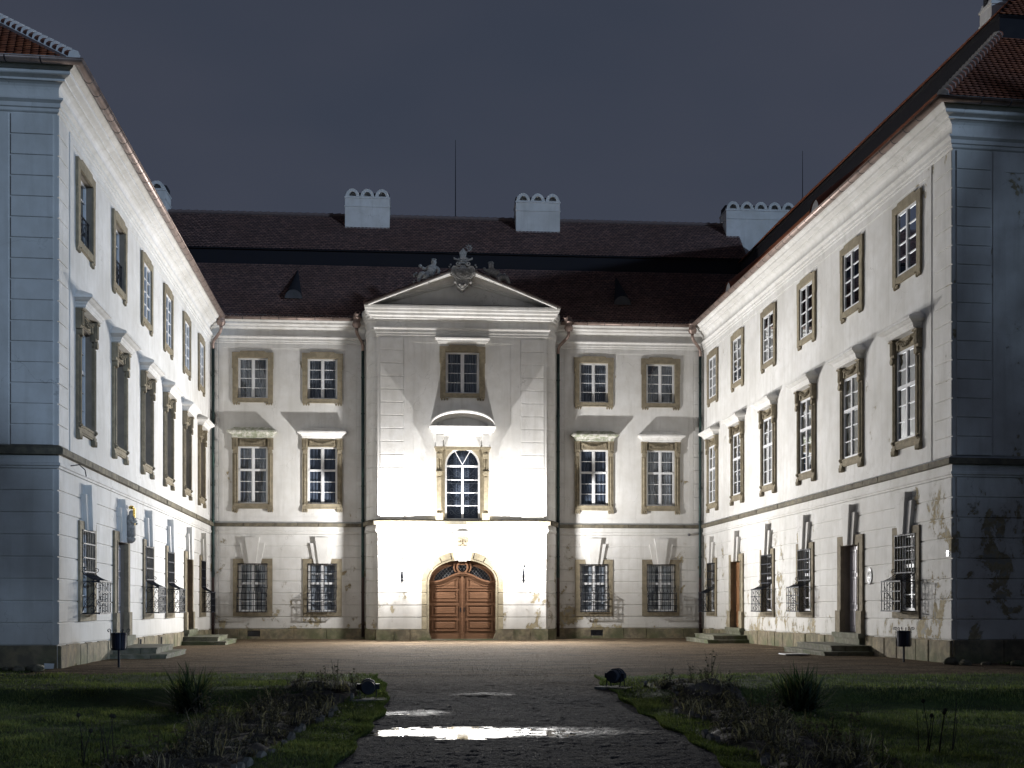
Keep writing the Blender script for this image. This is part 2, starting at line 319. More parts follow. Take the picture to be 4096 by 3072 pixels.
# the side wings stand on slightly rising ground and their storeys shrink a little towards the garden end
WARPED = {}
def wing_warp(left):
    Ln, a, b = (27.096, .30, .053) if left else (26.198, .33, .043)
    def f(u, z):
        w = min(1.05, max(0, (-u if left else u) / Ln)); return z + w * (a - b * (z - .5))
    return f
class MB:
    """collects geometry given as (u along the wall, v out of the wall, z up)"""
    def __init__(s): s.v = []; s.f = []; s.m = []; s.cur = 0
    def add(s, vs, fs):
        b = len(s.v); s.v.extend(vs); s.f.extend([tuple(b + i for i in f) for f in fs]); s.m.extend([s.cur] * len(fs)); return s
    def quad(s, a, b, c, d): return s.add([a, b, c, d], [(0, 1, 2, 3)])
    def box(s, u0, u1, v0, v1, z0, z1):
        return s.add([(u0, v0, z0), (u1, v0, z0), (u1, v1, z0), (u0, v1, z0), (u0, v0, z1), (u1, v0, z1), (u1, v1, z1), (u0, v1, z1)],
                     [(0, 1, 2, 3), (7, 6, 5, 4), (0, 4, 5, 1), (1, 5, 6, 2), (2, 6, 7, 3), (3, 7, 4, 0)])
    def cbox(s, u0, u1, v0, v1, z0, z1, c=0.012, faces="uz"):
        """box with its outer (v1) edge chamfered"""
        a = [(u0, v0, z0), (u1, v0, z0), (u1, v0, z1), (u0, v0, z1)]
        b = [(u0, v1 - c, z0), (u1, v1 - c, z0), (u1, v1 - c, z1), (u0, v1 - c, z1)]
        d = [(u0 + c, v1, z0 + c), (u1 - c, v1, z0 + c), (u1 - c, v1, z1 - c), (u0 + c, v1, z1 - c)]
        fs = [(0, 1, 2, 3), (8, 9, 10, 11)]
        for i in range(4):
            j = (i + 1) % 4; fs += [(i, j, 4 + j, 4 + i), (4 + i, 4 + j, 8 + j, 8 + i)]
        return s.add(a + b + d, fs)
    def prism(s, poly, v0, v1):
        n = len(poly)
        vs = [(p[0], v0, p[1]) for p in poly] + [(p[0], v1, p[1]) for p in poly]
        return s.add(vs, [tuple(range(n))[::-1], tuple(range(n, 2 * n))] + [(i, (i + 1) % n, n + (i + 1) % n, n + i) for i in range(n)])
    def frame(s, u0, u1, z0, z1, w, v0, v1, wb=None, wt=None):
        wb = w if wb is None else wb; wt = w if wt is None else wt
        s.box(u0, u0 + w, v0, v1, z0, z1); s.box(u1 - w, u1, v0, v1, z0, z1)
        s.box(u0 + w, u1 - w, v0, v1, z0, z0 + wb); s.box(u0 + w, u1 - w, v0, v1, z1 - wt, z1); return s
    def tube(s, pts, r, n=6, caps=True):
        P = [np.array(p, float) for p in pts]; m = len(P); vs = []; fs = []
        up = np.array((0, 0, 1.0)); prev = None
        for i, p in enumerate(P):
            d = P[min(i + 1, m - 1)] - P[max(i - 1, 0)]; d = d / (np.linalg.norm(d) + 1e-9)
            if prev is None:
                a = np.cross(d, up)
                if np.linalg.norm(a) < 1e-3: a = np.cross(d, np.array((1.0, 0, 0)))
            else: a = prev - d * np.dot(prev, d)
            a = a / (np.linalg.norm(a) + 1e-9); prev = a; b = np.cross(d, a)
            rr = r[i] if isinstance(r, (list, tuple)) else r
            for k in range(n):
                th = 2 * pi * k / n + pi / n; vs.append(tuple(p + (a * cos(th) + b * sin(th)) * rr))
        for i in range(m - 1):
            for k in range(n):
                k2 = (k + 1) % n; fs.append((i * n + k, i * n + k2, (i + 1) * n + k2, (i + 1) * n + k))
        if caps: fs += [tuple(range(n))[::-1], tuple(range((m - 1) * n, m * n))]
        return s.add(vs, fs)
    def lathe(s, prof, c=(0, 0), n=16, axis="z", base=0.0):
        vs = []; fs = []
        for (r, h) in prof:
            for k in range(n):
                th = 2 * pi * k / n
                if axis == "z": vs.append((c[0] + r * cos(th), c[1] + r * sin(th), h + base))
                elif axis == "v": vs.append((c[0] + r * cos(th), h, c[1] + r * sin(th)))
                else: vs.append((h, c[0] + r * cos(th), c[1] + r * sin(th)))
        m = len(prof)
        for i in range(m - 1):
            for k in range(n):
                k2 = (k + 1) % n; fs.append((i * n + k, i * n + k2, (i + 1) * n + k2, (i + 1) * n + k))
        fs += [tuple(range(n))[::-1], tuple(range((m - 1) * n, m * n))]
        return s.add(vs, fs)
    def sweep(s, path, prof, caps=True):
        """path: plan polyline [(u,v)], outward is to the left of travel; prof: [(outward offset, z)]"""
        m = len(path); nrm = []
        for i in range(m - 1):
            d = (path[i + 1][0] - path[i][0], path[i + 1][1] - path[i][1]); l = sqrt(d[0] ** 2 + d[1] ** 2); nrm.append((-d[1] / l, d[0] / l))
        vs = []; fs = []; k = len(prof)
        for i, p in enumerate(path):
            a = nrm[max(i - 1, 0)]; b = nrm[min(i, m - 2)]
            q = 1 + a[0] * b[0] + a[1] * b[1]; mx = ((a[0] + b[0]) / q, (a[1] + b[1]) / q)
            for (o, z) in prof: vs.append((p[0] + mx[0] * o, p[1] + mx[1] * o, z))
        for i in range(m - 1):
            for j in range(k - 1): fs.append((i * k + j, (i + 1) * k + j, (i + 1) * k + j + 1, i * k + j + 1))
        if caps: fs += [tuple(range(k)), tuple(range((m - 1) * k, m * k))[::-1]]
        return s.add(vs, fs)
    def build(s, name, mat, parent=None, loc=None, smooth=False, **k):
        me = bpy.data.meshes.new(name); wf = WARPED.get(parent.name) if parent is not None else None
        if wf and loc is None: s.v = [(v[0], v[1], wf(v[0], v[2])) for v in s.v]
        me.from_pydata([(v[0], -v[1], v[2]) for v in s.v], [], [f[::-1] for f in s.f])
        for mm in (mat if isinstance(mat, (list, tuple)) else [mat]): me.materials.append(mm)
        if isinstance(mat, (list, tuple)):
            me.polygons.foreach_set("material_index", s.m)
        if smooth: me.polygons.foreach_set("use_smooth", [True] * len(me.polygons))
        o = bpy.data.objects.new(name, me)
        if loc is not None: o.location = (loc[0], -loc[1], loc[2])
        link(o, parent); tag(o, **k)
        if wf:
            if loc is None: WARPED[o.name] = wf
            else: z0, z1 = wf(loc[0], 0), wf(loc[0], 10); o.scale = (1, 1, (z1 - z0) / 10); o.location.z += z0
        return o

def copy_tree(o, parent=None, loc=None):
    c = o.copy(); COL.objects.link(c); c.parent = parent if parent is not None else o.parent
    if loc is not None: c.location = (loc[0], -loc[1], loc[2])
    for ch in list(o.children):
        copy_tree(ch, c)
    return c

def np_mesh(name, V, Fq, mat, parent=None, tone=None, smooth=False, **k):
    """V (n,3) world/local xyz ; Fq (m,3 or 4) ; tone (m,) per face"""
    me = bpy.data.meshes.new(name); V = np.asarray(V, np.float32); Fq = np.asarray(Fq, np.int32)
    me.vertices.add(len(V)); me.vertices.foreach_set("co", V.ravel())
    nn = Fq.shape[1]; me.loops.add(Fq.size); me.loops.foreach_set("vertex_index", Fq.ravel())
    me.polygons.add(len(Fq)); me.polygons.foreach_set("loop_start", np.arange(0, Fq.size, nn, dtype=np.int32))
    me.polygons.foreach_set("loop_total", np.full(len(Fq), nn, np.int32))
    if tone is not None:
        a = me.attributes.new("tone", "FLOAT", "FACE"); a.data.foreach_set("value", np.asarray(tone, np.float32))
    me.update(calc_edges=True); me.materials.append(mat)
    if smooth: me.polygons.foreach_set("use_smooth", np.ones(len(Fq), bool))
    o = bpy.data.objects.new(name, me); link(o, parent); tag(o, **k); return o

def wall_sheet(mb, u0, u1, z0, z1, v, holes, depth=0.5, reveal=True, rb=None):
    us = sorted({u0, u1} | {h[0] for h in holes} | {h[1] for h in holes}); zs = sorted({z0, z1} | {h[2] for h in holes} | {h[3] for h in holes})
    for i in range(len(us) - 1):
        for j in range(len(zs) - 1):
            cu, cz = (us[i] + us[i + 1]) / 2, (zs[j] + zs[j + 1]) / 2
            if any(h[0] < cu < h[1] and h[2] < cz < h[3] for h in holes): continue
            mb.quad((us[i], v, zs[j]), (us[i + 1], v, zs[j]), (us[i + 1], v, zs[j + 1]), (us[i], v, zs[j + 1]))
    if reveal:
        t = rb if rb is not None else mb
        for (a, b, c, d) in [h[:4] for h in holes]:
            dd = depth
            t.quad((a, v, c), (a, v, d), (a, v - dd, d), (a, v - dd, c)); t.quad((b, v, c), (b, v - dd, c), (b, v - dd, d), (b, v, d))
            t.quad((a, v, d), (b, v, d), (b, v - dd, d), (a, v - dd, d)); t.quad((a, v, c), (a, v - dd, c), (b, v - dd, c), (b, v, c))

# ------------------------------------------------------------------ frames of the three ranges
LBx, LBy = -14.087, 54.90; RBx, RBy = 9.217, 56.70; LNx, LNy = -10.831, 28.0; RNx, RNy = 11.478, 30.6
AF = atan2(RBy - LBy, RBx - LBx); RL = atan2(LBy - LNy, LBx - LNx); RR = atan2(RNy - RBy, RNx - RBx)
FO = (-2.2668, 53.807)
LEN_L, LEN_R = 27.096, 26.198
def toworld(frame, u, v, z=0.0):
    (ox, oy, r) = frame
    return (ox + u * cos(r) + v * sin(r), oy + u * sin(r) - v * cos(r), z)
FF = (FO[0], FO[1], AF); FL = (LBx, LBy, RL); FR = (RBx, RBy, RR)

def gz(x, y):
    """ground height: courtyard terrace, bank down to the garden, level garden"""
    if y > 28: t = max(0.0, 0.24 - 0.24 * (y - 28) / 26)
    else: t = 0.24
    def sm(a, b, q): q = min(1, max(0, (q - a) / (b - a))); return q * q * (3 - 2 * q)
    bank = 0.24 * sm(20.6, 21.8, y); path = 0.24 * sm(19.0, 27.5, y)
    w = sm(2.4, 3.6, abs(x + 0.15))
    low = bank * w + path * (1 - w)
    return t if y >= 28 else low

# ================================================================== WINDOWS
HW = 0.70      # half width of a casement
def casement(z0, z1, rows, transom_after=None, v=-0.10, tw=0.05):
    """white frame with two sashes; returns MB and list of panes (u0,u1,z0,z1)"""
    mb = MB(); fw = 0.075; mb.frame(-HW, HW, z0, z1, fw, v - 0.06, v)
    mb.box(-0.045, 0.045, v - 0.05, v + 0.012, z0 + fw, z1 - fw)
    hs = []; H = z1 - z0 - 2 * fw
    tot = H - (0.10 if transom_after else 0); ph = tot / rows; z = z0 + fw; panes = []
    for i in range(rows):
        for s_ in (-1, 1):
            a, b = (-(HW - fw), -0.045) if s_ < 0 else (0.045, HW - fw)
            panes.append((a, b, z, z + ph))
            # sash stiles
            mb.box(a, a + 0.03, v - 0.04, v - 0.004, z, z + ph); mb.box(b - 0.03, b, v - 0.04, v - 0.004, z, z + ph)
        z += ph
        if transom_after is not None and i == transom_after - 1:
            mb.box(-(HW - fw), HW - fw, v - 0.055, v + 0.02, z, z + 0.10); z += 0.10
        elif i < rows - 1:
            mb.box(-(HW - fw), -0.045, v - 0.035, v - 0.006, z - 0.014, z + 0.014); mb.box(0.045, HW - fw, v - 0.035, v - 0.006, z - 0.014, z + 0.014)
    return mb, panes
def add_panes(win, panes, v):
    w = panes[0][1] - panes[0][0]
    cache = {}
    for (a, b, c, d) in panes:
        k = round(d - c, 3)
        if k not in cache:
            g = MB(); g.quad((-w / 2, 0, -k / 2), (w / 2, 0, -k / 2), (w / 2, 0, k / 2), (-w / 2, 0, k / 2))
            o = g.build("pane", GLASS, win, ((a + b) / 2, v, (c + d) / 2)); cache[k] = o
        else:
            o = cache[k].copy(); COL.objects.link(o); o.parent = win; o.location = ((a + b) / 2, -v, (c + d) / 2)

def guttae(mb, u0, u1, z, h, v):
    n = 3; w = (u1 - u0) / n
    for i in range(n):
        a = u0 + i * w + w * 0.12; b = u0 + (i + 1) * w - w * 0.12; c = (a + b) / 2
        mb.prism([(a, z), (b, z), (b - 0.005, z - h * 0.55), (c, z - h), (a + 0.005, z - h * 0.55)], 0.0, v)

def upper_window(parent, loc, v_case, deep, curtain=CURT, railing=False, broken=0):
    z0, z1 = 11.30, 13.20
    mb = MB(); P = 0.075
    # surround: four members with ears at the top and a raised middle of the lintel
    mb.prism([(-0.93, 11.08), (-0.70, 11.08), (-0.70, 13.22), (-0.93, 13.44), (-0.955, 13.44), (-0.955, 12.70), (-0.93, 12.66)], 0, P)
    mb.prism([(0.93, 11.08), (0.70, 11.08), (0.70, 13.22), (0.93, 13.44), (0.955, 13.44), (0.955, 12.70), (0.93, 12.66)][::-1], 0, P)
    mb.prism([(-0.70, 13.20), (0.70, 13.20), (0.955, 13.44), (0.60, 13.44), (0.55, 13.50), (-0.55, 13.50), (-0.60, 13.44), (-0.955, 13.44)], 0, P + 0.005)
    mb.box(-0.70, 0.70, 0, P - 0.004, 11.12, 11.30); mb.box(-0.60, 0.60, 0, P + 0.006, 11.10, 11.14)
    guttae(mb, -0.92, -0.58, 11.08, 0.12, 0.06); guttae(mb, 0.58, 0.92, 11.08, 0.12, 0.06)
    w = mb.build("window", STONE, parent, loc)
    r = MB(); dd = deep
    for a in (-0.699, 0.699): r.box(min(a, a * 1.02), max(a, a * 1.02), -dd, 0.02, z0, z1)
    r.box(-0.70, 0.70, -dd, 0.02, z1 - 0.0, z1 + 0.02); r.box(-0.70, 0.70, -dd, 0.02, z0 - 0.02, z0)
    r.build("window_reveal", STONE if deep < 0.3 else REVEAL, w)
    cm, pn = casement(z0, z1, 4, None, v_case); cm.build("casement", WPAINT, w); add_panes(w, pn, v_case - 0.03)
    if curtain:
        c = MB(); n = 40
        for i in range(n):
            ua, ub = -0.66 + 1.32 * i / n, -0.66 + 1.32 * (i + 1) / n
            va, vb = v_case - 0.13 + 0.025 * sin(i * 1.9) , v_case - 0.13 + 0.025 * sin((i + 1) * 1.9)
            c.quad((ua, va, z0 + .05), (ub, vb, z0 + .05), (ub, vb, z1 - .05), (ua, va, z1 - .05))
        c.build("curtain", curtain, w)
    if railing:
        g = MB()
        for i in range(9):
            u = -0.66 + 1.32 * i / 8; g.tube([(u, -0.05, z0 + 0.02), (u, -0.05, z0 + 0.82)], 0.012, 4)
        g.tube([(-0.7, -0.05, z0 + 0.84), (0.7, -0.05, z0 + 0.84)], 0.02, 4); g.tube([(-0.7, -0.05, z0 + 0.06), (0.7, -0.05, z0 + 0.06)], 0.015, 4)
        for i in range(4):
            c0 = -0.5 + i * 0.33; g.tube([(c0 + 0.13 * cos(t) * (1 - t / 9), -0.04, z0 + 0.45 + 0.2 * sin(t) * (1 - t / 12)) for t in np.linspace(0, 6.6, 14)], 0.009, 4)
        g.build("window_railing", IRON, w)
    return w

def garland_mesh():
    g = MB(); g.box(-0.66, 0.66, 0.0, 0.045, 9.06, 9.40)
    g.frame(-0.64, 0.64, 9.08, 9.38, 0.02, 0.045, 0.06)
    rnd = random.Random(3)
    for i in range(25):
        t = i / 24; u = -0.52 + 1.04 * t; z = 9.33 - 0.16 * sin(pi * t) + rnd.uniform(-0.015, 0.015)
        r = 0.035 + 0.035 * sin(pi * t) + (0.02 if i % 6 == 0 else 0); k = 6; pts = []
        for j in range(k * 2):
            a = 2 * pi * j / (k * 2) + i; q = r * (1.0 if j % 2 == 0 else 0.62); pts.append((u + q * cos(a), z + q * sin(a)))
        g.prism(pts, 0.045, 0.075 + 0.02 * (i % 3))
        g.prism([(u + r * .35 * cos(2 * pi * j / 6), z + r * .35 * sin(2 * pi * j / 6)) for j in range(6)], 0.07, 0.11 + 0.02 * (i % 3))
    for s_ in (-1, 1):      # hanging tassels and rosettes
        for r, vv in ((0.07, 0.09), (0.03, 0.12)):
            g.prism([(s_ * 0.54 + r * cos(2 * pi * j / 9), 9.30 + r * sin(2 * pi * j / 9)) for j in range(9)], 0.045, vv)
        g.prism([(s_ * 0.56 - 0.03, 9.25), (s_ * 0.56 + 0.03, 9.25), (s_ * 0.57 + 0.05, 9.08), (s_ * 0.57 - 0.05, 9.08)], 0.045, 0.085)
    return g
HOOD = [(a * (1 if a < .14 else 0.82), b) for a, b in [(-0.0, 9.43), (0.10, 9.43), (0.13, 9.47), (0.13, 9.50), (0.20, 9.54), (0.22, 9.58), (0.30, 9.61), (0.36, 9.65), (0.40, 9.66), (0.40, 9.73), (0.37, 9.755), (0.0, 9.92)]]
def noble_window(parent, loc, v_case, deep, curtain=None, mossy=False):
    z0, z1 = 6.36, 9.04
    mb = MB(); P = 0.075
    for s_ in (-1, 1):
        a, b = (0.70, 0.93)
        u0, u1 = (a, b) if s_ > 0 else (-b, -a)
        mb.box(u0, u1, 0, P, 6.20, 8.72)                                   # jamb with a roll
        mb.tube([((u0 + u1) / 2, P, 6.42), ((u0 + u1) / 2, P, 8.66)], 0.045, 8)
        mb.box(min(s_ * 0.70, s_ * 0.735), max(s_ * 0.70, s_ * 0.735), P, P + 0.03, 6.36, 9.04)
        for r, vv in ((0.075, 0.12), (0.035, 0.15)):
            mb.prism([(s_ * 0.815 + r * cos(2 * pi * j / 12), 6.33 + r * sin(2 * pi * j / 12)) for j in range(12)], P, vv)
        # console
        mb.box(u0 - 0.02, u1 + 0.02, 0, 0.13, 8.88, 9.42)
        for q in range(3): mb.box(u0 + 0.035 + q * 0.07, u0 + 0.07 + q * 0.07, 0.13, 0.165, 8.98, 9.36)
        mb.box(u0 - 0.03, u1 + 0.03, 0, 0.19, 9.37, 9.42)
        c = (u0 + u1) / 2
        mb.prism([(c + 0.10 * cos(t), 8.80 + 0.11 * sin(t)) for t in np.linspace(0, 2 * pi, 13)[:-1]], 0, 0.16)
        # clawed foot
        mb.box(u0 - 0.01, u1 + 0.01, 0, 0.10, 6.10, 6.20); guttae(mb, u0 - 0.03, u1 + 0.03, 6.10, 0.15, 0.12)
    mb.box(-0.70, 0.70, 0, P - 0.004, 6.12, 6.30); mb.box(-0.72, 0.72, 0, P + 0.02, 6.30, 6.36); mb.box(-0.66, 0.66, P - .004, P + 0.018, 6.16, 6.19)
    w = mb.build("window", STONE, parent, loc)
    r = MB()
    for a in (-0.699, 0.699): r.box(min(a, a * 1.02), max(a, a * 1.02), -deep, 0.02, z0, z1)
    r.box(-0.70, 0.70, -deep, 0.02, z1, z1 + 0.02); r.box(-0.70, 0.70, -deep, 0.02, z0 - 0.02, z0)
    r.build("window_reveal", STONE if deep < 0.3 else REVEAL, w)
    garland_mesh().build("garland_frieze", STONE, w)
    h = MB(); h.sweep([(-0.80, 0.0), (-0.80, 0.13), (0.80, 0.13), (0.80, 0.0)], HOOD); h.box(-0.80, 0.80, -0.02, 0.13, 9.43, 9.90)
    h.build("window_hood", PLASTER if not mossy else HOODMOSS, w)
    cm, pn = casement(z0, z1, 5, 3, v_case); cm.build("casement", WPAINT, w); add_panes(w, pn, v_case - 0.03)
    if curtain:
        c = MB(); n = 30
        for i in range(n):
            ua, ub = -0.66 + 1.32 * i / n, -0.66 + 1.32 * (i + 1) / n
            va, vb = v_case - 0.13 + 0.025 * sin(i * 1.7), v_case - 0.13 + 0.025 * sin((i + 1) * 1.7)
            c.quad((ua, va, z0 + .05), (ub, vb, z0 + .05), (ub, vb, z1 - .05), (ua, va, z1 - .05))
        c.build("curtain", curtain, w)
    return w
HOODMOSS = m_stone("mossy_hood_plaster", (0.60, 0.60, 0.56), (0.72, 0.71, 0.69), (0.16, 0.20, 0.10), 1.3)

def keystones(w, mat, zb=3.55, ztop=4.78, zs=4.51):
    k = MB(); k.prism([(-0.165, zb), (0.165, zb), (0.33, ztop), (-0.33, ztop)], 0.0, 0.24); k.build("keystone", mat, w)
    for s_ in (-1, 1):
        q = MB(); p = [(s_ * 0.168, zb), (s_ * 0.385, zb), (s_ * 0.57, zs), (s_ * 0.297, zs)]
        q.prism(p if s_ > 0 else p[::-1], 0.0, 0.15); q.build("keystone_wing", mat, w)

def spiral(c, r0, turns, start, sgn, n=18):
    out = []
    for i in range(n + 1):
        t = i / n; a = start + sgn * turns * 2 * pi * t; r = r0 * (1 - 0.78 * t); out.append((c[0] + r * cos(a), c[1] + r * sin(a)))
    return out
def grille_mesh():
    g = MB(); zt, zk, zo, zb = 3.53, 2.42, 2.16, 1.29; vb, vo = 0.10, 0.50; W = 0.665; br = 0.015
    def vat(z):
        if z >= zk: return vb
        if z <= zo: return vo
        t = (zk - z) / (zk - zo); return vb + (vo - vb) * (t ** 1.9)
    us = [-W + 2 * W * i / 7 for i in range(8)]
    for u in us:
        pts = [(u, vb, zt)] + [(u, vat(z), z) for z in np.linspace(zk, zo, 7)] + [(u, vo, zb)]
        g.tube(pts, br, 4)
    for z in (zt, 3.18, 2.80, zk): g.box(-W - 0.03, W + 0.03, vb - 0.012, vb + 0.022, z - 0.017, z + 0.017)
    for z in (zo, 1.87, 1.58, zb):
        h = 0.022 if z in (zo, zb) else 0.017
        g.box(-W - 0.02, W + 0.02, vo - 0.014, vo + 0.022, z - h, z + h)
    for s_ in (-1, 1):
        u = s_ * W
        for z in (zo, zb): g.tube([(u, 0.02, z), (u, vo, z)], 0.018, 4)
        g.tube([(u, vb, zt), (u, 0.0, zt)], 0.014, 4); g.tube([(u, 0.06, zk), (u, 0.06, zb)], 0.012, 4)
        for (cv, cz, st, sg) in ((0.20, 2.04, 0, 1), (0.34, 1.76, pi, 1), (0.22, 1.60, 0, -1), (0.34, 1.40, pi, -1)):
            g.tube([(u, a, b) for a, b in spiral((cv, cz), 0.12, 1.3, st, sg)], 0.010, 4)
        g.tube([(u, 0.08 + 0.36 * t, 1.32 + 0.8 * t + 0.06 * sin(6 * t)) for t in np.linspace(0, 1, 8)], 0.010, 4)
        # curled ear
        g.tube([(u * 1.03, vb + 0.03 + a, b) for a, b in spiral((0.0, zk + 0.07), 0.07, 1.1, -pi / 2, 1, 12)], 0.012, 4)
    for u in us[1:-1]:
        g.tube([(u, 0.02, zb), (u, vo, zb)], 0.010, 4)
    return g
GRILLE = None
def ground_window(parent, loc, mat_wall, curtain=BLIND, deep=0.32):
    global GRILLE
    mb = MB(); P = 0.09
    mb.box(-0.905, -0.665, 0, P, 1.29, 3.52); mb.box(0.665, 0.905, 0, P, 1.29, 3.52)
    mb.prism([(-0.905, 3.522), (-0.665, 3.522), (-0.665, 3.56), (-0.40, 3.56), (-0.44, 3.78), (-0.905, 3.78)], 0, P)
    mb.prism([(0.905, 3.522), (0.905, 3.78), (0.44, 3.78), (0.40, 3.56), (0.665, 3.56), (0.665, 3.522)], 0, P)
    mb.box(-0.40, 0.40, 0, P - 0.02, 3.54, 3.70)
    mb.box(-0.905, 0.905, 0, P, 1.075, 1.288)
    w = mb.build("window", STONE, parent, loc); r = MB()
    for a in (-0.665, 0.665): r.box(min(a, a * 1.02), max(a, a * 1.02), -deep, 0.03, 1.29, 3.56)
    r.box(-0.665, 0.665, -deep, 0.03, 3.56, 3.58); r.box(-0.665, 0.665, -deep, 0.03, 1.27, 1.29)
    r.build("window_reveal", STONE, w)
    global HW
    old = HW; HW = 0.66
    cm, pn = casement(1.30, 3.55, 5, 3, -0.12); HW = old
    cm.build("casement", WPAINT, w); add_panes(w, pn, -0.15)
    if curtain:
        c = MB(); n = 12
        for i in range(n):
            ua, ub = -0.62 + 1.24 * i / n, -0.62 + 1.24 * (i + 1) / n
            if 0.02 < (ua + 0.62) / 1.24 < 0.5 or True:
                va, vb = -0.38 + 0.05 * (i % 2), -0.38 + 0.05 * ((i + 1) % 2)
                c.quad((ua, va, 1.32), (ub, vb, 1.32), (ub, vb, 3.5), (ua, va, 3.5))
        c.build("inner_shutter", curtain, w)
    keystones(w, mat_wall)
    if GRILLE is None:
        GRILLE = grille_mesh().build("grille", IRON, w)
    else:
        o = GRILLE.copy(); COL.objects.link(o); o.parent = w
    return w

def panel_door(leafmat, hw=0.70, z0=0.62, z1=3.42, v=-0.45, side=0):
    """two leaves of a door, each with raised panels; returns leaf builder"""
    out = []
    for s_ in (-1, 1):
        mb = MB(); a, b = (0.01, hw) if s_ > 0 else (-hw, -0.01)
        mb.box(a, b, v - 0.06, v, z0, z1); out.append(mb)
    return out
def wing_door(parent, loc, leafmat, wallmat, frame_mat=STONE, gate_key=True, dv=-0.33):
    mb = MB(); P = 0.10
    for s_ in (-1, 1):
        u0, u1 = (0.72, 1.08) if s_ > 0 else (-1.08, -0.72)
        mb.box(u0, u1, -0.02, P, 1.30, 3.50); mb.box(u0 - 0.03, u1 + 0.03, -0.02, P + 0.06, 0.58, 1.30)
        mb.box(min(s_ * .72, s_ * .78), max(s_ * .72, s_ * .78), P, P + 0.02, 1.30, 3.50)
        p = [(s_ * 1.08, 3.502), (s_ * 1.08, 3.78), (s_ * 0.44, 3.78), (s_ * 0.40, 3.46), (s_ * 0.72, 3.46), (s_ * .72, 3.502)]
        mb.prism(p if s_ > 0 else p[::-1], 0, P)
    mb.box(-0.40, 0.40, -0.02, P - 0.02, 3.46, 3.70)
    w = mb.build("door", frame_mat, parent, loc)
    r = MB()
    for a in (-0.72, 0.72): r.box(min(a, a * 1.03), max(a, a * 1.03), -0.62, 0.0, 0.5, 3.46)
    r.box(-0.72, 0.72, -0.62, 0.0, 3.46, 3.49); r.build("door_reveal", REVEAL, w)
    st = MB(); st.box(-1.15, 1.15, -0.6, 0.26, 0.42, 0.58); st.box(-1.08, 1.08, -0.3, 0.20, 0.20, 0.42); st.build("threshold", STEPST, w)
    v = dv
    for s_ in (-1, 1):
        l = MB(); a, b = (0.012, 0.72) if s_ > 0 else (-0.72, -0.012)
        l.box(a, b, v - 0.06, v, 0.60, 3.44)
        lf = l.build("door_leaf", leafmat, w)
        for (c, d) in ((0.72, 1.35), (1.50, 2.42), (2.56, 3.32)):
            p = MB(); p.frame(a + 0.09, b - 0.09, c, d, 0.045, v, v + 0.035); p.cbox(a + 0.17, b - 0.17, v, v + 0.022, c + 0.08, d - 0.08)
            p.build("door_panel", leafmat, w)
    hnd = MB(); hnd.box(0.04, 0.09, v, v + 0.02, 1.62, 1.84); hnd.tube([(0.065, v + 0.02, 1.74), (0.065, v + 0.07, 1.74), (0.17, v + 0.07, 1.74)], 0.012, 5); hnd.build("door_handle", IRON, w)
    keystones(w, wallmat, 3.46)
    return w

# ================================================================== BUILDING PIECES
CORN = [(0.0, 13.86), (0.035, 13.88), (0.05, 13.90), (0.05, 13.97), (0.09, 13.99), (0.09, 14.09), (0.13, 14.12), (0.17, 14.15), (0.17, 14.20), (0.04, 14.24), (0.04, 14.44),
        (0.055, 14.50), (0.10, 14.555), (0.17, 14.59), (0.22, 14.60), (0.22, 14.65), (0.27, 14.67), (0.36, 14.70), (0.38, 14.72), (0.38, 14.80), (0.42, 14.82), (0.47, 14.86), (0.50, 14.92), (0.50, 14.98), (0.0, 15.0)]
CORN_R = [(0.0, 13.90), (0.05, 13.92), (0.05, 14.02), (0.09, 14.04), (0.09, 14.16), (0.13, 14.19), (0.17, 14.22), (0.17, 14.27), (0.04, 14.31), (0.04, 14.52),
          (0.08, 14.59), (0.17, 14.64), (0.22, 14.65), (0.22, 14.71), (0.30, 14.74), (0.36, 14.76), (0.38, 14.86), (0.47, 14.90), (0.50, 15.0), (0.55, 15.02), (0.58, 15.12), (0.58, 15.18), (0.0, 15.20)]
BELTP = [(0.0, 5.28), (0.16, 5.28), (0.16, 5.44), (0.12, 5.455), (0.0, 5.50)]
MOLD = [(0.0, 4.93), (0.05, 4.945), (0.05, 4.99), (0.085, 5.01), (0.085, 5.075), (0.045, 5.09), (0.045, 5.277), (0.0, 5.277)]
ZC = [0.50 + 0.5555 * i for i in range(9)]

def courses(parent, u0, u1, gaps, mat, v=0.0, rows=None, uend=None):
    """ground floor plaster courses, each a part; gaps = [(ua,ub,ztop,zbot)] for openings"""
    for i in range(8):
        z0, z1 = ZC[i] + 0.012, ZC[i + 1] - 0.022
        cuts = sorted([(a, b) for (a, b, zb, zt) in gaps if zb < z1 - 0.05 and zt > z0 + 0.05]); x = u0
        segs = []
        for (a, b) in cuts:
            if a > x: segs.append((x, a))
            x = max(x, b)
        if x < u1: segs.append((x, u1))
        for (a, b) in segs:
            if b - a < 0.03: continue
            m = MB(); m.cbox(a, b, v - 0.002, v + 0.036, z0, z1, 0.010); m.build("plaster_course", mat, parent)
def quoins(parent, ua, ub, mat, z0=5.52, z1=13.84, step=0.555, v=0.0, name="quoin_block"):
    n = int(round((z1 - z0) / step)); st = (z1 - z0) / n
    for i in range(n):
        m = MB(); m.cbox(ua, ub, v - 0.002, v + 0.035, z0 + i * st + 0.012, z0 + (i + 1) * st - 0.014, 0.010); m.build(name, mat, parent)
def panel_border(parent, u0, u1, z0, z1, w, mat, v=0.0, top=0.22, bot=0.25):
    m = MB(); m.frame(u0, u1, z0, z1, w, v - 0.002, v + 0.022, bot, top); m.build("panel_border", mat, parent)
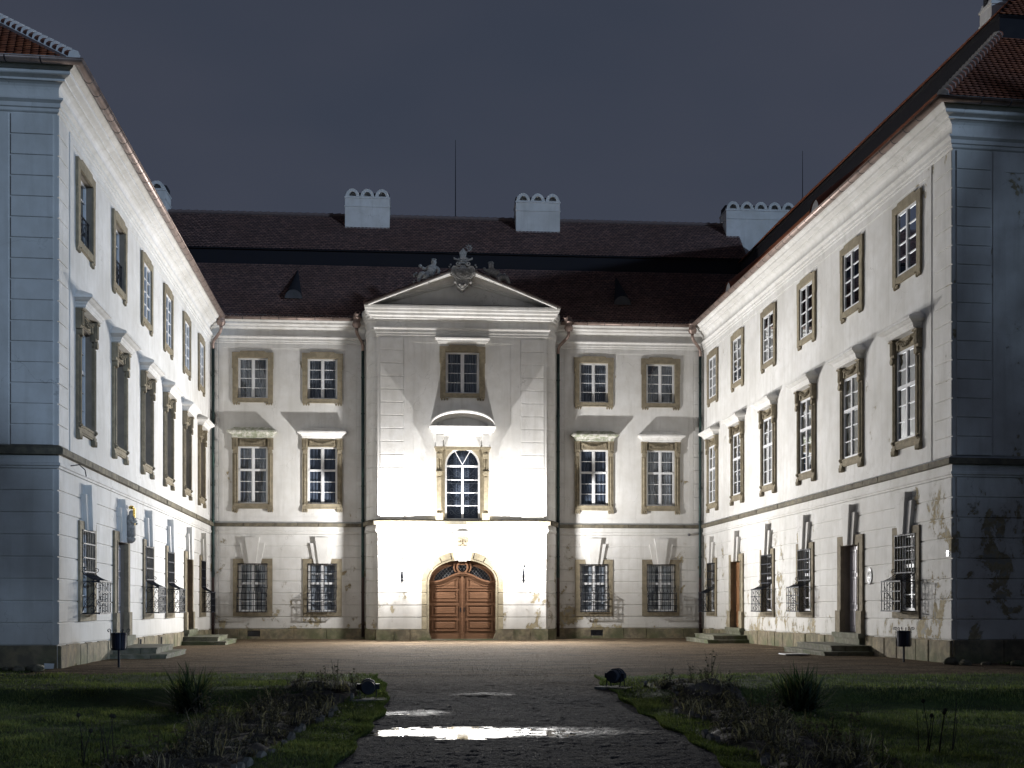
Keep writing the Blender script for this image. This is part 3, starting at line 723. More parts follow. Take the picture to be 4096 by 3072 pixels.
def run_blocks(parent, name, u0, u1, z0, z1, v0, v1, mat, wmin=0.5, wmax=1.1, seed=1, skip=(), c=0.02, top_jit=0.0):
    rnd = random.Random(seed); x = u0
    while x < u1 - 0.02:
        w = rnd.uniform(wmin, wmax); x2 = x + w
        if u1 - x2 < wmin * 0.6: x2 = u1
        hit = [s_ for s_ in skip if s_[0] < x2 and s_[1] > x]
        if hit:
            s_ = hit[0]
            if s_[0] - x > 0.12:
                m = MB(); m.cbox(x + 0.006, s_[0], v0, v1 + rnd.uniform(-0.012, 0.012), z0, z1, c); m.build(name, mat, parent)
            x = s_[1]; continue
        m = MB(); m.cbox(x + 0.006, x2 - 0.006, v0, v1 + rnd.uniform(-0.014, 0.014), z0, z1 - rnd.uniform(0, top_jit), c); m.build(name, mat, parent)
        x = x2
def gutter(parent, path, z=14.93, off=0.63, r=0.115, clip=0.83, name="gutter", mat=None):
    n = 8; prof = [(off - r * cos(pi * i / n), z + 0.03 - r * sin(pi * i / n)) for i in range(n + 1)]
    prof2 = prof + [(off + r * 0.86 * cos(pi * i / n), z + 0.03 - r * 0.86 * sin(pi * i / n)) for i in range(n + 1)]
    m = MB(); m.sweep(path, prof2, True); m.sweep(path, [(off + r, z + 0.02), (off + r + 0.02, z + 0.03), (off + r, z + 0.045)], False)
    g = m.build(name, mat or COPPER, parent, smooth=True)
    r2 = r * 1.06
    for i in range(len(path) - 1):
        (a, b), (c, d) = path[i], path[i + 1]; l = sqrt((c - a) ** 2 + (d - b) ** 2); du, dv = (c - a) / l, (d - b) / l; s_ = clip * 0.5
        while s_ < l:
            k = MB(); p0 = (a + du * (s_ - 0.012), b + dv * (s_ - 0.012)); p1 = (a + du * (s_ + 0.012), b + dv * (s_ + 0.012))
            k.sweep([p0, p1], [(off - r2 * cos(pi * q / n), z + 0.03 - r2 * sin(pi * q / n)) for q in range(n + 1)] + [(off, z + 0.02)], True)
            k.build("gutter_bracket", IRON, g); s_ += clip
    return g
def flashing(parent, path, off=0.52):
    m = MB(); m.sweep(path, [(off - 0.25, 15.0), (off, 14.975), (off + 0.02, 14.99), (off - 0.10, 15.13), (off - 0.25, 15.20)], True); m.build("eaves_flashing", FLASH, parent)
def downpipe(parent, u, v, uh, vh, mat=None, hop_z=14.70, wall_v=0.0):
    h = MB(); h.lathe([(0.06, hop_z - 0.22), (0.13, hop_z - 0.18), (0.19, hop_z - 0.06), (0.20, hop_z + 0.02), (0.17, hop_z + 0.06), (0.17, hop_z + 0.20), (0.20, hop_z + 0.23), (0.20, hop_z + 0.28), (0.12, hop_z + 0.30)], (uh, vh), 12)
    for i in range(6):
        a = 2 * pi * i / 6; h.tube([(uh + 0.14 * cos(a), vh + 0.14 * sin(a), hop_z - 0.19), (uh + 0.205 * cos(a), vh + 0.205 * sin(a), hop_z - 0.04)], 0.02, 4)
    h.prism([(uh + 0.17 * cos(t), hop_z + 0.28 + 0.22 * sin(t)) for t in np.linspace(0, pi, 9)], vh - 0.02, vh + 0.03)
    h.build("hopper_head", COPPER, parent, smooth=False)
    e = MB(); e.tube([(uh, vh, hop_z - 0.2), (uh, vh, hop_z - 0.34), (uh + (u - uh) * .12, vh + (v - vh) * .12, hop_z - 0.48), (uh + (u - uh) * .85, vh + (v - vh) * .85, 13.94), (u, v, 13.80), (u, v, 13.55)], 0.075, 10); e.build("pipe_elbow", COPPER, parent, smooth=True)
    d = MB(); d.tube([(u, v, 13.56), (u, v, 9), (u, v, 5), (u, v, 0.1)], 0.072, 10)
    for z in (12.3, 10.6, 8.9, 7.2, 5.6, 3.9, 2.2, 0.7): d.tube([(u, v, z - 0.03), (u, v, z + 0.03)], 0.088, 10)
    d.build("downpipe", mat or PATINA, parent, smooth=True)

def roof_tiles(parent, name, e0, e1, t0, t1, seed=0, ex=0.155, wd=0.185, mat=None):
    """tiles on the plane between eave e0-e1 and top t0-t1 (u,v,z)"""
    e0, e1, t0, t1 = [np.array(p, float) for p in (e0, e1, t0, t1)]
    along = (e1 - e0); Ln = np.linalg.norm(along); a = along / Ln
    up = (t0 - e0) - a * np.dot(t0 - e0, a); H = np.linalg.norm(up); b = up / H; nrm = np.cross(a, b)
    if nrm[2] < 0: nrm = -nrm
    s0 = np.dot(t0 - e0, a); s1 = Ln - np.dot(t1 - e0, a)
    rows = int(H / ex); V = []; Fq = []; T = []; rs = np.random.RandomState(seed)
    base = 0
    for r in range(rows):
        h = r * ex; f = (h + ex * 0.5) / H; l0 = s0 * f; l1 = Ln - s1 * f
        if l1 - l0 < wd: break
        n = max(1, int((l1 - l0) / wd)); off = (0.5 if r % 2 else 0) * wd
        x = l0 + off * 0 + np.arange(n) * ((l1 - l0) / n) + (off if r % 2 else 0); w = (l1 - l0) / n * 0.94
        x = np.clip(x, l0, l1 - w)
        j = rs.uniform(-0.008, 0.008, (n, 2)); k = rs.uniform(0, 0.010, n)
        lift0 = 0.048 + k; lift1 = 0.010
        hh = ex * 1.12
        def P(xx, yy, zz): return e0[None] + a[None] * xx[:, None] + b[None] * yy[:, None] + nrm[None] * zz[:, None]
        y0 = np.full(n, h) + j[:, 0]; y1 = y0 + hh
        # beaver-tail: pointed lower edge, 6 vertices
        v0 = P(x, y0 + 0.035, lift0); v1 = P(x + w * .5, y0 - 0.02, lift0 + 0.002); v2 = P(x + w, y0 + 0.035, lift0)
        v3 = P(x + w, y1, np.full(n, lift1)); v4 = P(x, y1, np.full(n, lift1))
        b0 = P(x, y0 + 0.04, lift0 - 0.022); b1 = P(x + w * .5, y0 - 0.015, lift0 - 0.020); b2 = P(x + w, y0 + 0.04, lift0 - 0.022)
        A = np.stack([v0, v1, v2, v3, v4, b0, b1, b2], 1).reshape(-1, 3); V.append(A)
        ids = base + np.arange(n)[:, None] * 8; tn = rs.rand(n)
        for tri in ((0, 1, 2), (0, 2, 3), (0, 3, 4), (5, 6, 1), (5, 1, 0), (6, 7, 2), (6, 2, 1)):
            Fq.append(ids + np.array([tri])); T.append(tn)
        base += 8 * n
    V = np.concatenate(V); F3 = np.concatenate(Fq); TT = np.concatenate(T)
    wf = WARPED.get(parent.name)
    if wf: V = np.stack([V[:, 0], V[:, 1], [wf(a_, b_) for a_, b_ in zip(V[:, 0], V[:, 2])]], 1)
    V = V * np.array([1, -1, 1])
    return np_mesh(name, V, F3, mat or TILE, parent, TT, kind="stuff")

def chimney(parent, u0, u1, v0, v1, z0, z1, n, name="chimney", turn=None, ah=0.42):
    """z1 = top of the walls under the arched cowls; turn=(cu, cv) turns the stack to face along the wing"""
    def fin(q):
        if turn: q.v = [(turn[0] + y, turn[1] - x, z) for x, y, z in q.v]
        return q
    m = MB(); m.box(u0, u1, v0, v1, z0, z1); zz = z1 - 0.50
    m.box(u0 - 0.03, u1 + 0.03, v0 - 0.03, v1 + 0.03, zz, zz + 0.05); m.box(u0 - 0.03, u1 + 0.03, v0 - 0.03, v1 + 0.03, z1 - 0.07, z1)
    c = fin(m).build(name, PLASTER, parent)
    w = (u1 - u0) / n; ff = MB(); r = w * 0.25; k = MB()
    for i in range(n):
        cu = u0 + w * (i + 0.5); N = 14; T = np.linspace(pi, 0, N)
        outer = [(cu + w * 0.485 * cos(t) * (1 - .12 * sin(t)), z1 + ah * max(0, sin(t)) ** .9) for t in T]; inner = [(cu + r * cos(t), z1 + 0.04 + (ah - .19) * max(0, sin(t))) for t in T]
        for q in range(N - 1):
            for (va, vb) in ((v1 - 0.12, v1), (v0, v0 + 0.12)):
                p = [outer[q], outer[q + 1], inner[q + 1], inner[q]]
                ff.add([(x, va, z) for x, z in p] + [(x, vb, z) for x, z in p], [(0, 1, 2, 3), (7, 6, 5, 4), (0, 4, 5, 1), (2, 6, 7, 3), (1, 5, 6, 2), (3, 7, 4, 0)])
            a, b = outer[q], outer[q + 1]; ff.add([(a[0], v0 + .12, a[1]), (b[0], v0 + .12, b[1]), (b[0], v1 - .12, b[1]), (a[0], v1 - .12, a[1])], [(0, 1, 2, 3)])
        ff.add([(x, v1 - .26, z) for x, z in outer], [tuple(range(N))])
        ff.box(cu - w * .495, cu + w * .495, v0 + 0.01, v1 - 0.01, z1, z1 + 0.045)
    fin(ff).build("chimney_cowl", PLASTER, c)
    k.box(u0 + 0.01, u1 - 0.01, v0 + .2, v1 - .30, z1 + 0.05, z1 + ah * .72); fin(k).build("chimney_cap", SOOT, c)
    return c

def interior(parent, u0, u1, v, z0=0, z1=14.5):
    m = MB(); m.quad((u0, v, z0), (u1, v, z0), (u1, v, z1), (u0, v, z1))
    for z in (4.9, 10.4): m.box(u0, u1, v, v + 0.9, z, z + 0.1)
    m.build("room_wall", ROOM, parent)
SOOTG = m_simple("grey_dormer_board", (0.24, 0.24, 0.25), 0.9, 0, 0.2, 3)
SOOTV = m_simple("weathered_vent_board", (0.07, 0.07, 0.075), 0.9, 0, 0.2, 3)
PEELU = m_plaster("upper_flaking_plaster", 0.75)

# ================================================================== MAIN RANGE
main = empty("palace_range", (FO[0], FO[1], 0), AF, label="central range of the white palace with the gabled gate bay and brown double gate", cat="building", group="wings of the courtyard palace")
VR = -2.0
CU = [-9.75, -6.52, 6.36, 9.60]
UW_L = [-24.43, -20.25, -15.94, -11.76, -7.35, -3.20]; UG_L = [-24.35, -20.12, -15.82, -11.55, -7.08, -2.98]
UW_R = [23.44, 19.25, 14.95, 10.50, 6.10, 1.95]; UG_R = [23.44, 19.22, 14.87, 10.42, 6.02, 1.85]
def noble_hole(c): return (c - 0.70, c + 0.70, 6.36, 9.04)
def upper_hole(c): return (c - 0.70, c + 0.70, 11.30, 13.20)
def ground_hole(c): return (c - 0.665, c + 0.665, 1.29, 3.56)
def door_hole(c): return (c - 0.72, c + 0.72, 0.50, 3.46)
for sd, (ua, ub) in ((-1, (-12.2, -4.40)), (1, (4.40, 12.4))):
    cs = [c for c in CU if ua < c < ub]
    m = MB(); hs = [f(c) for c in cs for f in (noble_hole, upper_hole, ground_hole)]
    wall_sheet(m, ua, ub, -0.3, 14.9, VR, hs, reveal=False); m.build("wall", PEEL, main)
    courses(main, ua, ub, [(c - 0.905, c + 0.905, 1.075, 3.78) for c in cs], PEEL, VR)
    q = (-12.0, -11.36) if sd < 0 else (4.47, 4.93)
    q2 = (-4.93, -4.47) if sd < 0 else (11.22, 12.0)
    quoins(main, *q, PLASTER, v=VR, step=0.617); quoins(main, *q2, PLASTER, v=VR, step=0.617)
    panel_border(main, (-11.34 if sd < 0 else 4.96), (-4.96 if sd < 0 else 11.2), 5.50, 13.86, 0.22, PLASTER, VR)
    for nm, pr, mt in (("cornice", CORN, PLASTER), ("moulding", MOLD, PLASTER)):
        m = MB(); m.sweep([(ua, VR), (ub, VR)], pr); m.build(nm, mt, main)
    run_blocks(main, "belt_stone", ua, ub, 5.28, 5.445, VR - 0.02, VR + 0.16, BELT, 0.9, 1.5, 5 + sd, c=0.012)
    m = MB(); m.sweep([(ua, VR), (ub, VR)], [(0, 5.447), (0.15, 5.447), (0.13, 5.47), (0, 5.53)]); m.build("belt_flashing", ZINC, main)
    vent = (-9.98, -9.42) if sd < 0 else (6.22, 6.78)
    run_blocks(main, "plinth_stone", ua, ub, -0.3, 0.498, VR - 0.05, VR + 0.07, PLINTH, 1.0, 1.9, 21 + sd, skip=[vent], top_jit=0.02)
    m = MB(); m.cbox(vent[0], vent[1], VR - .05, VR + .07, -0.3, 0.14); m.cbox(vent[0], vent[1], VR - .05, VR + .07, 0.40, 0.498); vn = m.build("plinth_stone", PLINTH, main)
    m = MB(); m.quad((vent[0], VR - 0.02, .14), (vent[1], VR - 0.02, .14), (vent[1], VR - 0.02, .40), (vent[0], VR - 0.02, .40))
    for i in range(14):
        x = vent[0] + 0.02 + i * 0.04; m.box(x, x + 0.012, VR, VR + 0.05, 0.14, 0.40)
    m.frame(vent[0], vent[1], .14, .40, .02, VR, VR + 0.06); m.build("cellar_vent", IRON, main)
    for c in cs:
        upper_window(main, (c, VR, 0), -0.14, 0.25, CURT if c != 9.60 else NAVY)
        noble_window(main, (c, VR, 0), -0.10, 0.25, NAVY if c < 9 else CURT, mossy=(c in (-9.75, 6.36)))
        ground_window(main, (c, VR, 0), PLASTER, BLIND)
    gutter(main, [(ua, VR), ((-4.7 if sd < 0 else ub), VR)] if sd < 0 else [(4.7, VR), (ub, VR)])
    flashing(main, [(ua, VR), (ub, VR)])
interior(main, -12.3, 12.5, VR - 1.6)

# gate bay: curved flanks + front
def ell(sd, n=8):
    out = []
    for i in range(n + 1):
        t = pi / 2 * i / n; out.append((-3.85 - 0.60 * cos(t), -1.9 + 1.65 * sin(t)))
    return out if sd < 0 else [(-a, b) for a, b in out][::-1]
PL_ = [(-4.45, -2.3)] + ell(-1) + [(-3.87, -0.22), (-3.87, 0)]; PR_ = [(3.87, 0), (3.87, -0.22)] + ell(1) + [(4.45, -2.3)]
bay_path = PL_ + PR_
for pth in (([(-4.45, -2.3)] + ell(-1) + [(-3.87, -0.22)]), ([(3.87, -0.22)] + ell(1) + [(4.45, -2.3)])):
    m = MB(); m.sweep(pth, [(0, -0.3), (0, 14.9)], False); m.build("curved_flank_wall", PEEL, main, smooth=False)
    for i in range(8):
        m = MB(); z0, z1 = ZC[i] + .012, ZC[i + 1] - .022; m.sweep(pth, [(0, z0), (0.028, z0 + .01), (0.028, z1 - .01), (0, z1)]); m.build("plaster_course", PEEL, main)
    for i in range(14):
        m = MB(); z0 = 5.52 + i * 0.594; z1 = z0 + 0.594; m.sweep(pth, [(0, z0 + .01), (0.02, z0 + .02), (0.02, z1 - .02), (0, z1 - .01)]); m.build("plaster_course", PLASTER, main)
m = MB(); m.sweep(bay_path, MOLD); m.build("moulding", PLASTER, main)
m = MB(); m.sweep([(-3.87, -.6), (-3.87, 0), (3.87, 0), (3.87, -.6)], CORN_R); m.build("cornice", PLASTER, main)
for pth in (([(-4.45, -2.3)] + ell(-1)), (ell(1) + [(4.45, -2.3)])):
    m = MB(); m.sweep(pth, [(a * .42, b) for a, b in CORN_R]); m.build("cornice", PLASTER, main)
m = MB(); m.sweep(bay_path, [(0.0, 5.28), (0.16, 5.28), (0.16, 5.44), (0, 5.44)]); m.sweep(bay_path, [(0, 5.447), (0.19, 5.447), (0.17, 5.47), (0, 5.53)]); m.build("belt_course", BELT, main)
run_blocks(main, "belt_stone", -3.95, 3.95, 5.275, 5.444, 0.14, 0.172, GATESTONE, 0.6, 1.2, 9, c=0.008)
# small side returns of the front pilasters
GI = (1.53, 2.70, 0.975)
def arch_z(u, a=1.53, z=2.70, r=0.975): return z + r * sqrt(max(0, 1 - (u / a) ** 2))
m = MB(); HT = 3.72
holes = [(-1.53, 1.53, -0.3, HT), (-0.80, 0.80, 5.50, 8.84), (-0.77, 0.77, 11.30, 13.20)]
wall_sheet(m, -3.87, 3.87, -0.3, 14.9, 0.0, holes, reveal=False)
N = 24
for i in range(N):
    a, b = -1.53 + 3.06 * i / N, -1.53 + 3.06 * (i + 1) / N
    m.quad((a, 0, arch_z(a)), (b, 0, arch_z(b)), (b, 0, HT), (a, 0, HT))
    za, zb = [8.02 + 0.80 * sqrt(max(0, 1 - ((q * 0.80 / 1.53) / 0.80) ** 2)) for q in (a, b)]
    a2, b2 = a * 0.80 / 1.53, b * 0.80 / 1.53
    m.quad((a2, 0, za), (b2, 0, zb), (b2, 0, 8.84), (a2, 0, 8.84))
for s_ in (-1, 1): m.quad((s_ * 3.87, 0, -.3), (s_ * 3.87, 0, 14.9), (s_ * 3.87, -.3, 14.9), (s_ * 3.87, -.3, -.3))
m.build("wall", PEEL, main)
for i in range(8):
    z0, z1 = ZC[i] + .012, ZC[i + 1] - .022
    g = 1.86 if i <= 3 else (1.84 if i == 4 else (1.53 if i == 5 else 0))
    for s_ in (-1, 1):
        x0, x1 = (-3.85, -g) if s_ < 0 else (g, 3.85)
        if g == 0 and s_ > 0: continue
        if g == 0: x1 = 3.85
        m = MB(); m.cbox(x0, x1, -.002, .036, z0, z1, .010); m.build("plaster_course", PEEL, main)
for s_ in (-1, 1):
    a, b = (-3.75, -2.68) if s_ < 0 else (2.68, 3.75)
    quoins(main, a, b, PLASTER, step=0.61)
    c, d = (-2.66, -2.22) if s_ < 0 else (2.22, 2.66)
    m = MB(); m.box(c, d, -.002, .022, 5.52, 13.86); m.build("panel_border", PLASTER, main)
m = MB(); m.box(-2.22, 2.22, -.002, .022, 13.60, 13.86); m.build("panel_border", PLASTER, main)
# front plinth with canted guard stones beside the gate
for s_ in (-1, 1):
    segs = [(1.50, 2.35), (2.35, 3.10), (3.10, 3.93)]
    for i, (a, b) in enumerate(segs):
        m = MB()
        if i == 0: p = [(s_ * 1.28, -.3), (s_ * b, -.3), (s_ * b, .50), (s_ * 1.58, .50)]
        else: p = [(s_ * (a + .012), -.3), (s_ * b, -.3), (s_ * b, .498), (s_ * (a + .012), .498)]
        m.prism(p if s_ > 0 else p[::-1], -0.25, 0.11 - 0.015 * i); m.build("plinth_stone", PLINTH, main)
    pth = ([(-4.45, -2.3)] + ell(-1) + [(-3.87, -0.22)]) if s_ < 0 else ([(3.87, -0.22)] + ell(1) + [(4.45, -2.3)])
    m = MB(); m.sweep(pth, [(0, -.3), (0.075, -.3), (0.075, .48), (0, .498)]); m.build("plinth_stone", PLINTH, main)

# gate
gate = MB()
def arch_pts(a, z, r, n=24): return [(a * cos(t), z + r * sin(t)) for t in np.linspace(0, pi, n + 1)]
ip, op = arch_pts(1.53, 2.70, 0.975), arch_pts(1.62, 2.70, 1.065)
for i in range(24):
    p = [ip[i], op[i], op[i + 1], ip[i + 1]]; gate.prism(p, -0.35, 0.05)
for s_ in (-1, 1): gate.box(min(s_ * 1.53, s_ * 1.62), max(s_ * 1.53, s_ * 1.62), -0.35, 0.05, 0.45, 2.70)
gt = gate.build("gate", GATESTONE, main)
ang = [0, 27, 52, 73]        # stones left and right of the keystone
for s_ in (-1, 1):
    for a0, a1 in ((0, 30), (31, 54), (55, 72), (73, 80)):
        m = MB(); n = 6; A = np.radians(np.linspace(a0 + .4, a1 - .4, n + 1))
        for i in range(n):
            q = [(1.625 * cos(A[i]), 2.70 + 1.07 * sin(A[i])), (1.86 * cos(A[i]), 2.70 + 1.385 * sin(A[i])), (1.86 * cos(A[i + 1]), 2.70 + 1.385 * sin(A[i + 1])), (1.625 * cos(A[i + 1]), 2.70 + 1.07 * sin(A[i + 1]))]
            q = [(s_ * x, z) for x, z in q]; m.prism(q if s_ > 0 else q[::-1], -0.01, 0.075)
        m.build("voussoir", GATESTONE, gt)
    for i in range(4):
        z0, z1 = (0.50, 1.07, 1.63, 2.18)[i] + .008, (1.07, 1.63, 2.18, 2.72)[i] - .012
        m = MB(); a, b = sorted((s_ * 1.63, s_ * 1.86)); m.cbox(a, b, -.01, .085, z0, z1, .012); m.build("jamb_stone", GATESTONE, gt)
for s_ in (-1, 1):
    m = MB(); p = [(s_ * 0.175, 3.66), (s_ * 0.35, 3.64), (s_ * 0.60, 4.90), (s_ * 0.36, 4.90)]; m.prism(p if s_ > 0 else p[::-1], 0.0, 0.20); m.build("keystone_wing", PLASTER, gt)
m = MB(); m.prism([(-0.18, 3.60), (0.18, 3.60), (0.36, 4.93), (-0.36, 4.93)], 0.0, 0.32)
m.frame(-0.40, 0.40, 4.93, 4.98, .02, 0, .36); key = m.build("keystone", PLASTER, gt)
m = MB()
def relief_shield(m, cu, cz, w, h, v0, d):
    out = [(cu + w * x, cz + h * z) for x, z in ((-0.5, .35), (-.42, .5), (-.2, .44), (0, .5), (.2, .44), (.42, .5), (.5, .35), (.47, 0), (.32, -.32), (0, -.52), (-.32, -.32), (-.47, 0))]
    m.prism(out[::-1], v0, v0 + d)
relief_shield(m, -0.13, 4.52, 0.28, 0.36, .32, .05); relief_shield(m, 0.13, 4.52, 0.28, 0.36, .32, .05)
for s_ in (-1, 1):
    for k_ in range(3):
        m.tube([(s_ * a, .38, b) for a, b in spiral((0.13, 4.52), 0.13 - .03 * k_, .8, 1 + k_, 1, 10)], .012, 4)
    m.tube([(s_ * a, .36, b) for a, b in spiral((0.22, 4.36), 0.08, 1.2, 0, -1, 10)], .015, 4); m.tube([(s_ * a, .36, b) for a, b in spiral((0.14, 4.76), 0.08, 1.2, 2, 1, 10)], .015, 4)
m.prism([(-.10, 4.70), (.10, 4.70), (.13, 4.80), (0, 4.90), (-.13, 4.80)], .32, .37); m.prism([(-.07, 4.28), (.07, 4.28), (.05, 4.38), (-.05, 4.38)], .32, .37)
m.build("carved_cartouche", RELIEF, key)
# timber: transom, leaves, fanlight
V0 = -0.30
def serp(u): return 2.60 + 0.20 * (1 + cos(pi * min(1, abs(u) / 1.28)))      # serpentine top of the leaves
for s_ in (-1, 1):
    m = MB(); n = 14
    us = [0.03 + (1.53 - 0.03) * i / n for i in range(n + 1)]
    for i in range(n):
        p = [(s_ * us[i], 0.05), (s_ * us[i + 1], 0.05), (s_ * us[i + 1], serp(us[i + 1])), (s_ * us[i], serp(us[i]))]
        m.add([(x, V0 - .06, z) for x, z in p] + [(x, V0, z) for x, z in p], [(0, 1, 2, 3), (7, 6, 5, 4)])
    lf = m.build("gate_leaf", GATEW, gt)
    a, b = (0.22, 1.40)
    for (z0, z1) in ((0.42, 0.95), (1.10, 1.63), (1.78, 2.30)):
        q = MB(); x0, x1 = sorted((s_ * a, s_ * b)); q.frame(x0, x1, z0, z1, .035, V0, V0 + .045); q.frame(x0 + .035, x1 - .035, z0 + .035, z1 - .035, .03, V0, V0 + .022)
        q.cbox(x0 + .12, x1 - .12, V0, V0 + .028, z0 + .12, z1 - .12, .02); q.build("gate_panel", GATEW, gt)
    q = MB(); n = 10; uu = [a + (b - a) * i / n for i in range(n + 1)]; lo, th = 2.42, .04
    for i in range(n):
        t0, t1 = serp(uu[i]) - .12, serp(uu[i + 1]) - .12; t0 = max(t0, lo + .1); t1 = max(t1, lo + .1)
        for (h0, h1, vv) in ((0, .035, .045), (.035, .065, .022)):
            q.add([(s_ * uu[i], V0, t0 - h0), (s_ * uu[i + 1], V0, t1 - h0), (s_ * uu[i + 1], V0, t1 - h1), (s_ * uu[i], V0, t0 - h1)] + [(s_ * uu[i], V0 + vv, t0 - h0), (s_ * uu[i + 1], V0 + vv, t1 - h0), (s_ * uu[i + 1], V0 + vv, t1 - h1), (s_ * uu[i], V0 + vv, t0 - h1)],
                  [(0, 1, 2, 3), (7, 6, 5, 4), (0, 4, 5, 1), (2, 6, 7, 3), (1, 5, 6, 2), (3, 7, 4, 0)])
    x0, x1 = sorted((s_ * a, s_ * b)); q.box(x0, x1, V0, V0 + .045, lo - .035, lo)
    for uu_ in (a, b): h = serp(uu_) - .12; q.box(min(s_ * uu_, s_ * (uu_ + (.035 if uu_ == a else -.035))), max(s_ * uu_, s_ * (uu_ + (.035 if uu_ == a else -.035))), V0, V0 + .045, lo, max(h, lo + .1))
    p = [(s_ * .36, 2.50), (s_ * 1.1, 2.50), (s_ * .8, 2.60), (s_ * .36, 2.74)]; q.prism(p if s_ > 0 else p[::-1], V0, V0 + .02)
    q.build("gate_panel", GATEW, gt)
    q = MB(); q.box(min(s_ * .07, s_ * .11), max(s_ * .07, s_ * .11), V0, V0 + .03, 1.30, 1.50); q.tube([(s_ * .09, V0 + .03, 1.42), (s_ * .09, V0 + .08, 1.42), (s_ * .09, V0 + .08, 1.34)], .012, 5); q.build("gate_handle", IRON, gt)
m = MB(); m.box(-.055, .055, V0, V0 + .05, .05, 2.93); m.box(-.04, .04, V0 + .05, V0 + .07, .2, 2.7); m.box(-.06, .06, V0, V0 + .07, .05, .32); m.build("gate_post", GATEW, gt)
m = MB(); n = 30
for (h0, h1, vv) in ((-.02, .05, .10), (.05, .09, .15), (.09, .13, .12)):
    for i in range(n):
        a, b = -1.53 + 3.06 * i / n, -1.53 + 3.06 * (i + 1) / n; sa, sb = serp(a), serp(b)
        m.add([(a, V0 - .05, sa + h0), (b, V0 - .05, sb + h0), (b, V0 - .05, sb + h1), (a, V0 - .05, sa + h1), (a, V0 + vv, sa + h0), (b, V0 + vv, sb + h0), (b, V0 + vv, sb + h1), (a, V0 + vv, sa + h1)],
              [(0, 1, 2, 3), (7, 6, 5, 4), (0, 4, 5, 1), (2, 6, 7, 3)])
m.build("gate_transom", GATEW, gt)
m = MB(); i1, i2, i3 = arch_pts(1.53, 2.70, 0.975), arch_pts(1.36, 2.72, 0.79), arch_pts(1.30, 2.72, 0.74)
for i in range(24):
    m.prism([i2[i], i1[i], i1[i + 1], i2[i + 1]], V0 - .08, V0 + .02); m.prism([i3[i], i2[i], i2[i + 1], i3[i + 1]], V0 - .06, V0 + .06)
def ring(m, cu, cz, ra, rb, rc, rd, v0, v1, n=22, t0=0, t1=2 * pi):
    T = np.linspace(t0, t1, n + 1)
    for i in range(n):
        m.prism([(cu + ra * cos(T[i]), cz + rb * sin(T[i])), (cu + rc * cos(T[i]), cz + rd * sin(T[i])), (cu + rc * cos(T[i + 1]), cz + rd * sin(T[i + 1])), (cu + ra * cos(T[i + 1]), cz + rb * sin(T[i + 1]))], v0, v1)
ring(m, 0, 3.36, .20, .235, .275, .30, V0, V0 + .12); ring(m, 0, 3.36, .275, .30, .33, .33, V0, V0 + .04)
for s_ in (-1, 1): ring(m, s_ * .0, 3.36, .36, .34, .42, .38, V0 - .02, V0 + .10, 10, *( (-.7, .8) if s_ > 0 else (pi - .8, pi + .7)))
m.build("fanlight_frame", GATEW, gt)
m = MB(); gp = [(-1.45, 2.72)] + [(x, z) for x, z in i2[::-1]] + [(1.45, 2.72)]; m.add([(x, V0 - .05, z) for x, z in gp], [tuple(range(len(gp)))]); m.build("pane", GLASS, gt)
m = MB()
def inside_fan(u, z): return (u / 1.33) ** 2 + ((z - 2.72) / .76) ** 2 < 1 and z > serp(u) + .13 and (abs(u) > .42 or (u / .2) ** 2 + ((z - 3.36) / .235) ** 2 < 1)
for k_ in range(-24, 25):
    for sl in (1.25, -1.25):
        run = []
        for t in np.linspace(-2, 2, 300):
            u = t; z = 3.36 + sl * (u - k_ * 0.16 - .0)
            if inside_fan(u, z): run.append((u, V0 + .0, z))
            elif run:
                if len(run) > 3: m.tube([run[0], run[-1]], .008, 4)
                run = []
        if len(run) > 3: m.tube([run[0], run[-1]], .008, 4)
m.build("fanlight_lattice", ZINC, gt)
m = MB(); m.box(-1.60, 1.60, -.5, .12, -.10, .05); m.build("threshold", STEPST, gt)
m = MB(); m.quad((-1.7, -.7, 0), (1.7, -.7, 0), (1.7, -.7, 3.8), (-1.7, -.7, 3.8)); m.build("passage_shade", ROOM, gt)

# arched balcony window
m = MB()
A1 = [(0.80 * cos(t), 8.02 + .80 * sin(t)) for t in np.linspace(0, pi, 21)]; A2 = [(0.72 * cos(t), 8.02 + .72 * sin(t)) for t in np.linspace(0, pi, 21)]
for s_ in (-1, 1):
    u0, u1 = sorted((s_ * .92, s_ * 1.20)); c = s_ * 1.06
    m.box(u0, u1, 0, .12, 5.50, 8.30); m.box(u0 - .03, u1 + .03, 0, .20, 5.50, 5.82); m.box(c - .085, c + .085, .12, .16, 5.95, 7.45)
    for q in (-.05, .05): m.box(c + q - .022, c + q + .022, .12, .15, 7.75, 8.25)
    m.prism([(c + .12 * cos(t), 7.62 + .11 * sin(t)) for t in np.linspace(0, 2 * pi, 13)[:-1]], .1, .2)
    m.box(u0 - .03, u1 + .03, 0, .17, 7.70, 7.74); m.box(u0, u1, 0, .16, 8.30, 8.62)
    for q in (-.06, .06):
        m.prism([(c + q + .05 * cos(t), 8.50 + .05 * sin(t)) for t in np.linspace(0, 2 * pi, 11)[:-1]], .16, .20)
    for h, o in ((8.62, .03), (8.70, .06), (8.77, .09)): m.box(u0 - o, u1 + o, 0, .16 + o, h, h + .075)
    a, b = sorted((s_ * .80, s_ * .92)); m.box(a, b, -.02, .06, 5.50, 8.75)
m.box(-.92, .92, -.02, .05, 8.84, 8.95); m.box(-.92, .92, 0, .10, 8.70, 8.86)
for i in range(20):
    a, b = A1[i], A1[i + 1]
    m.add([(a[0], .05, a[1]), (b[0], .05, b[1]), (b[0], .05, 8.84), (a[0], .05, 8.84), (a[0], -.2, a[1]), (b[0], -.2, b[1])], [(0, 1, 2, 3), (0, 4, 5, 1)])
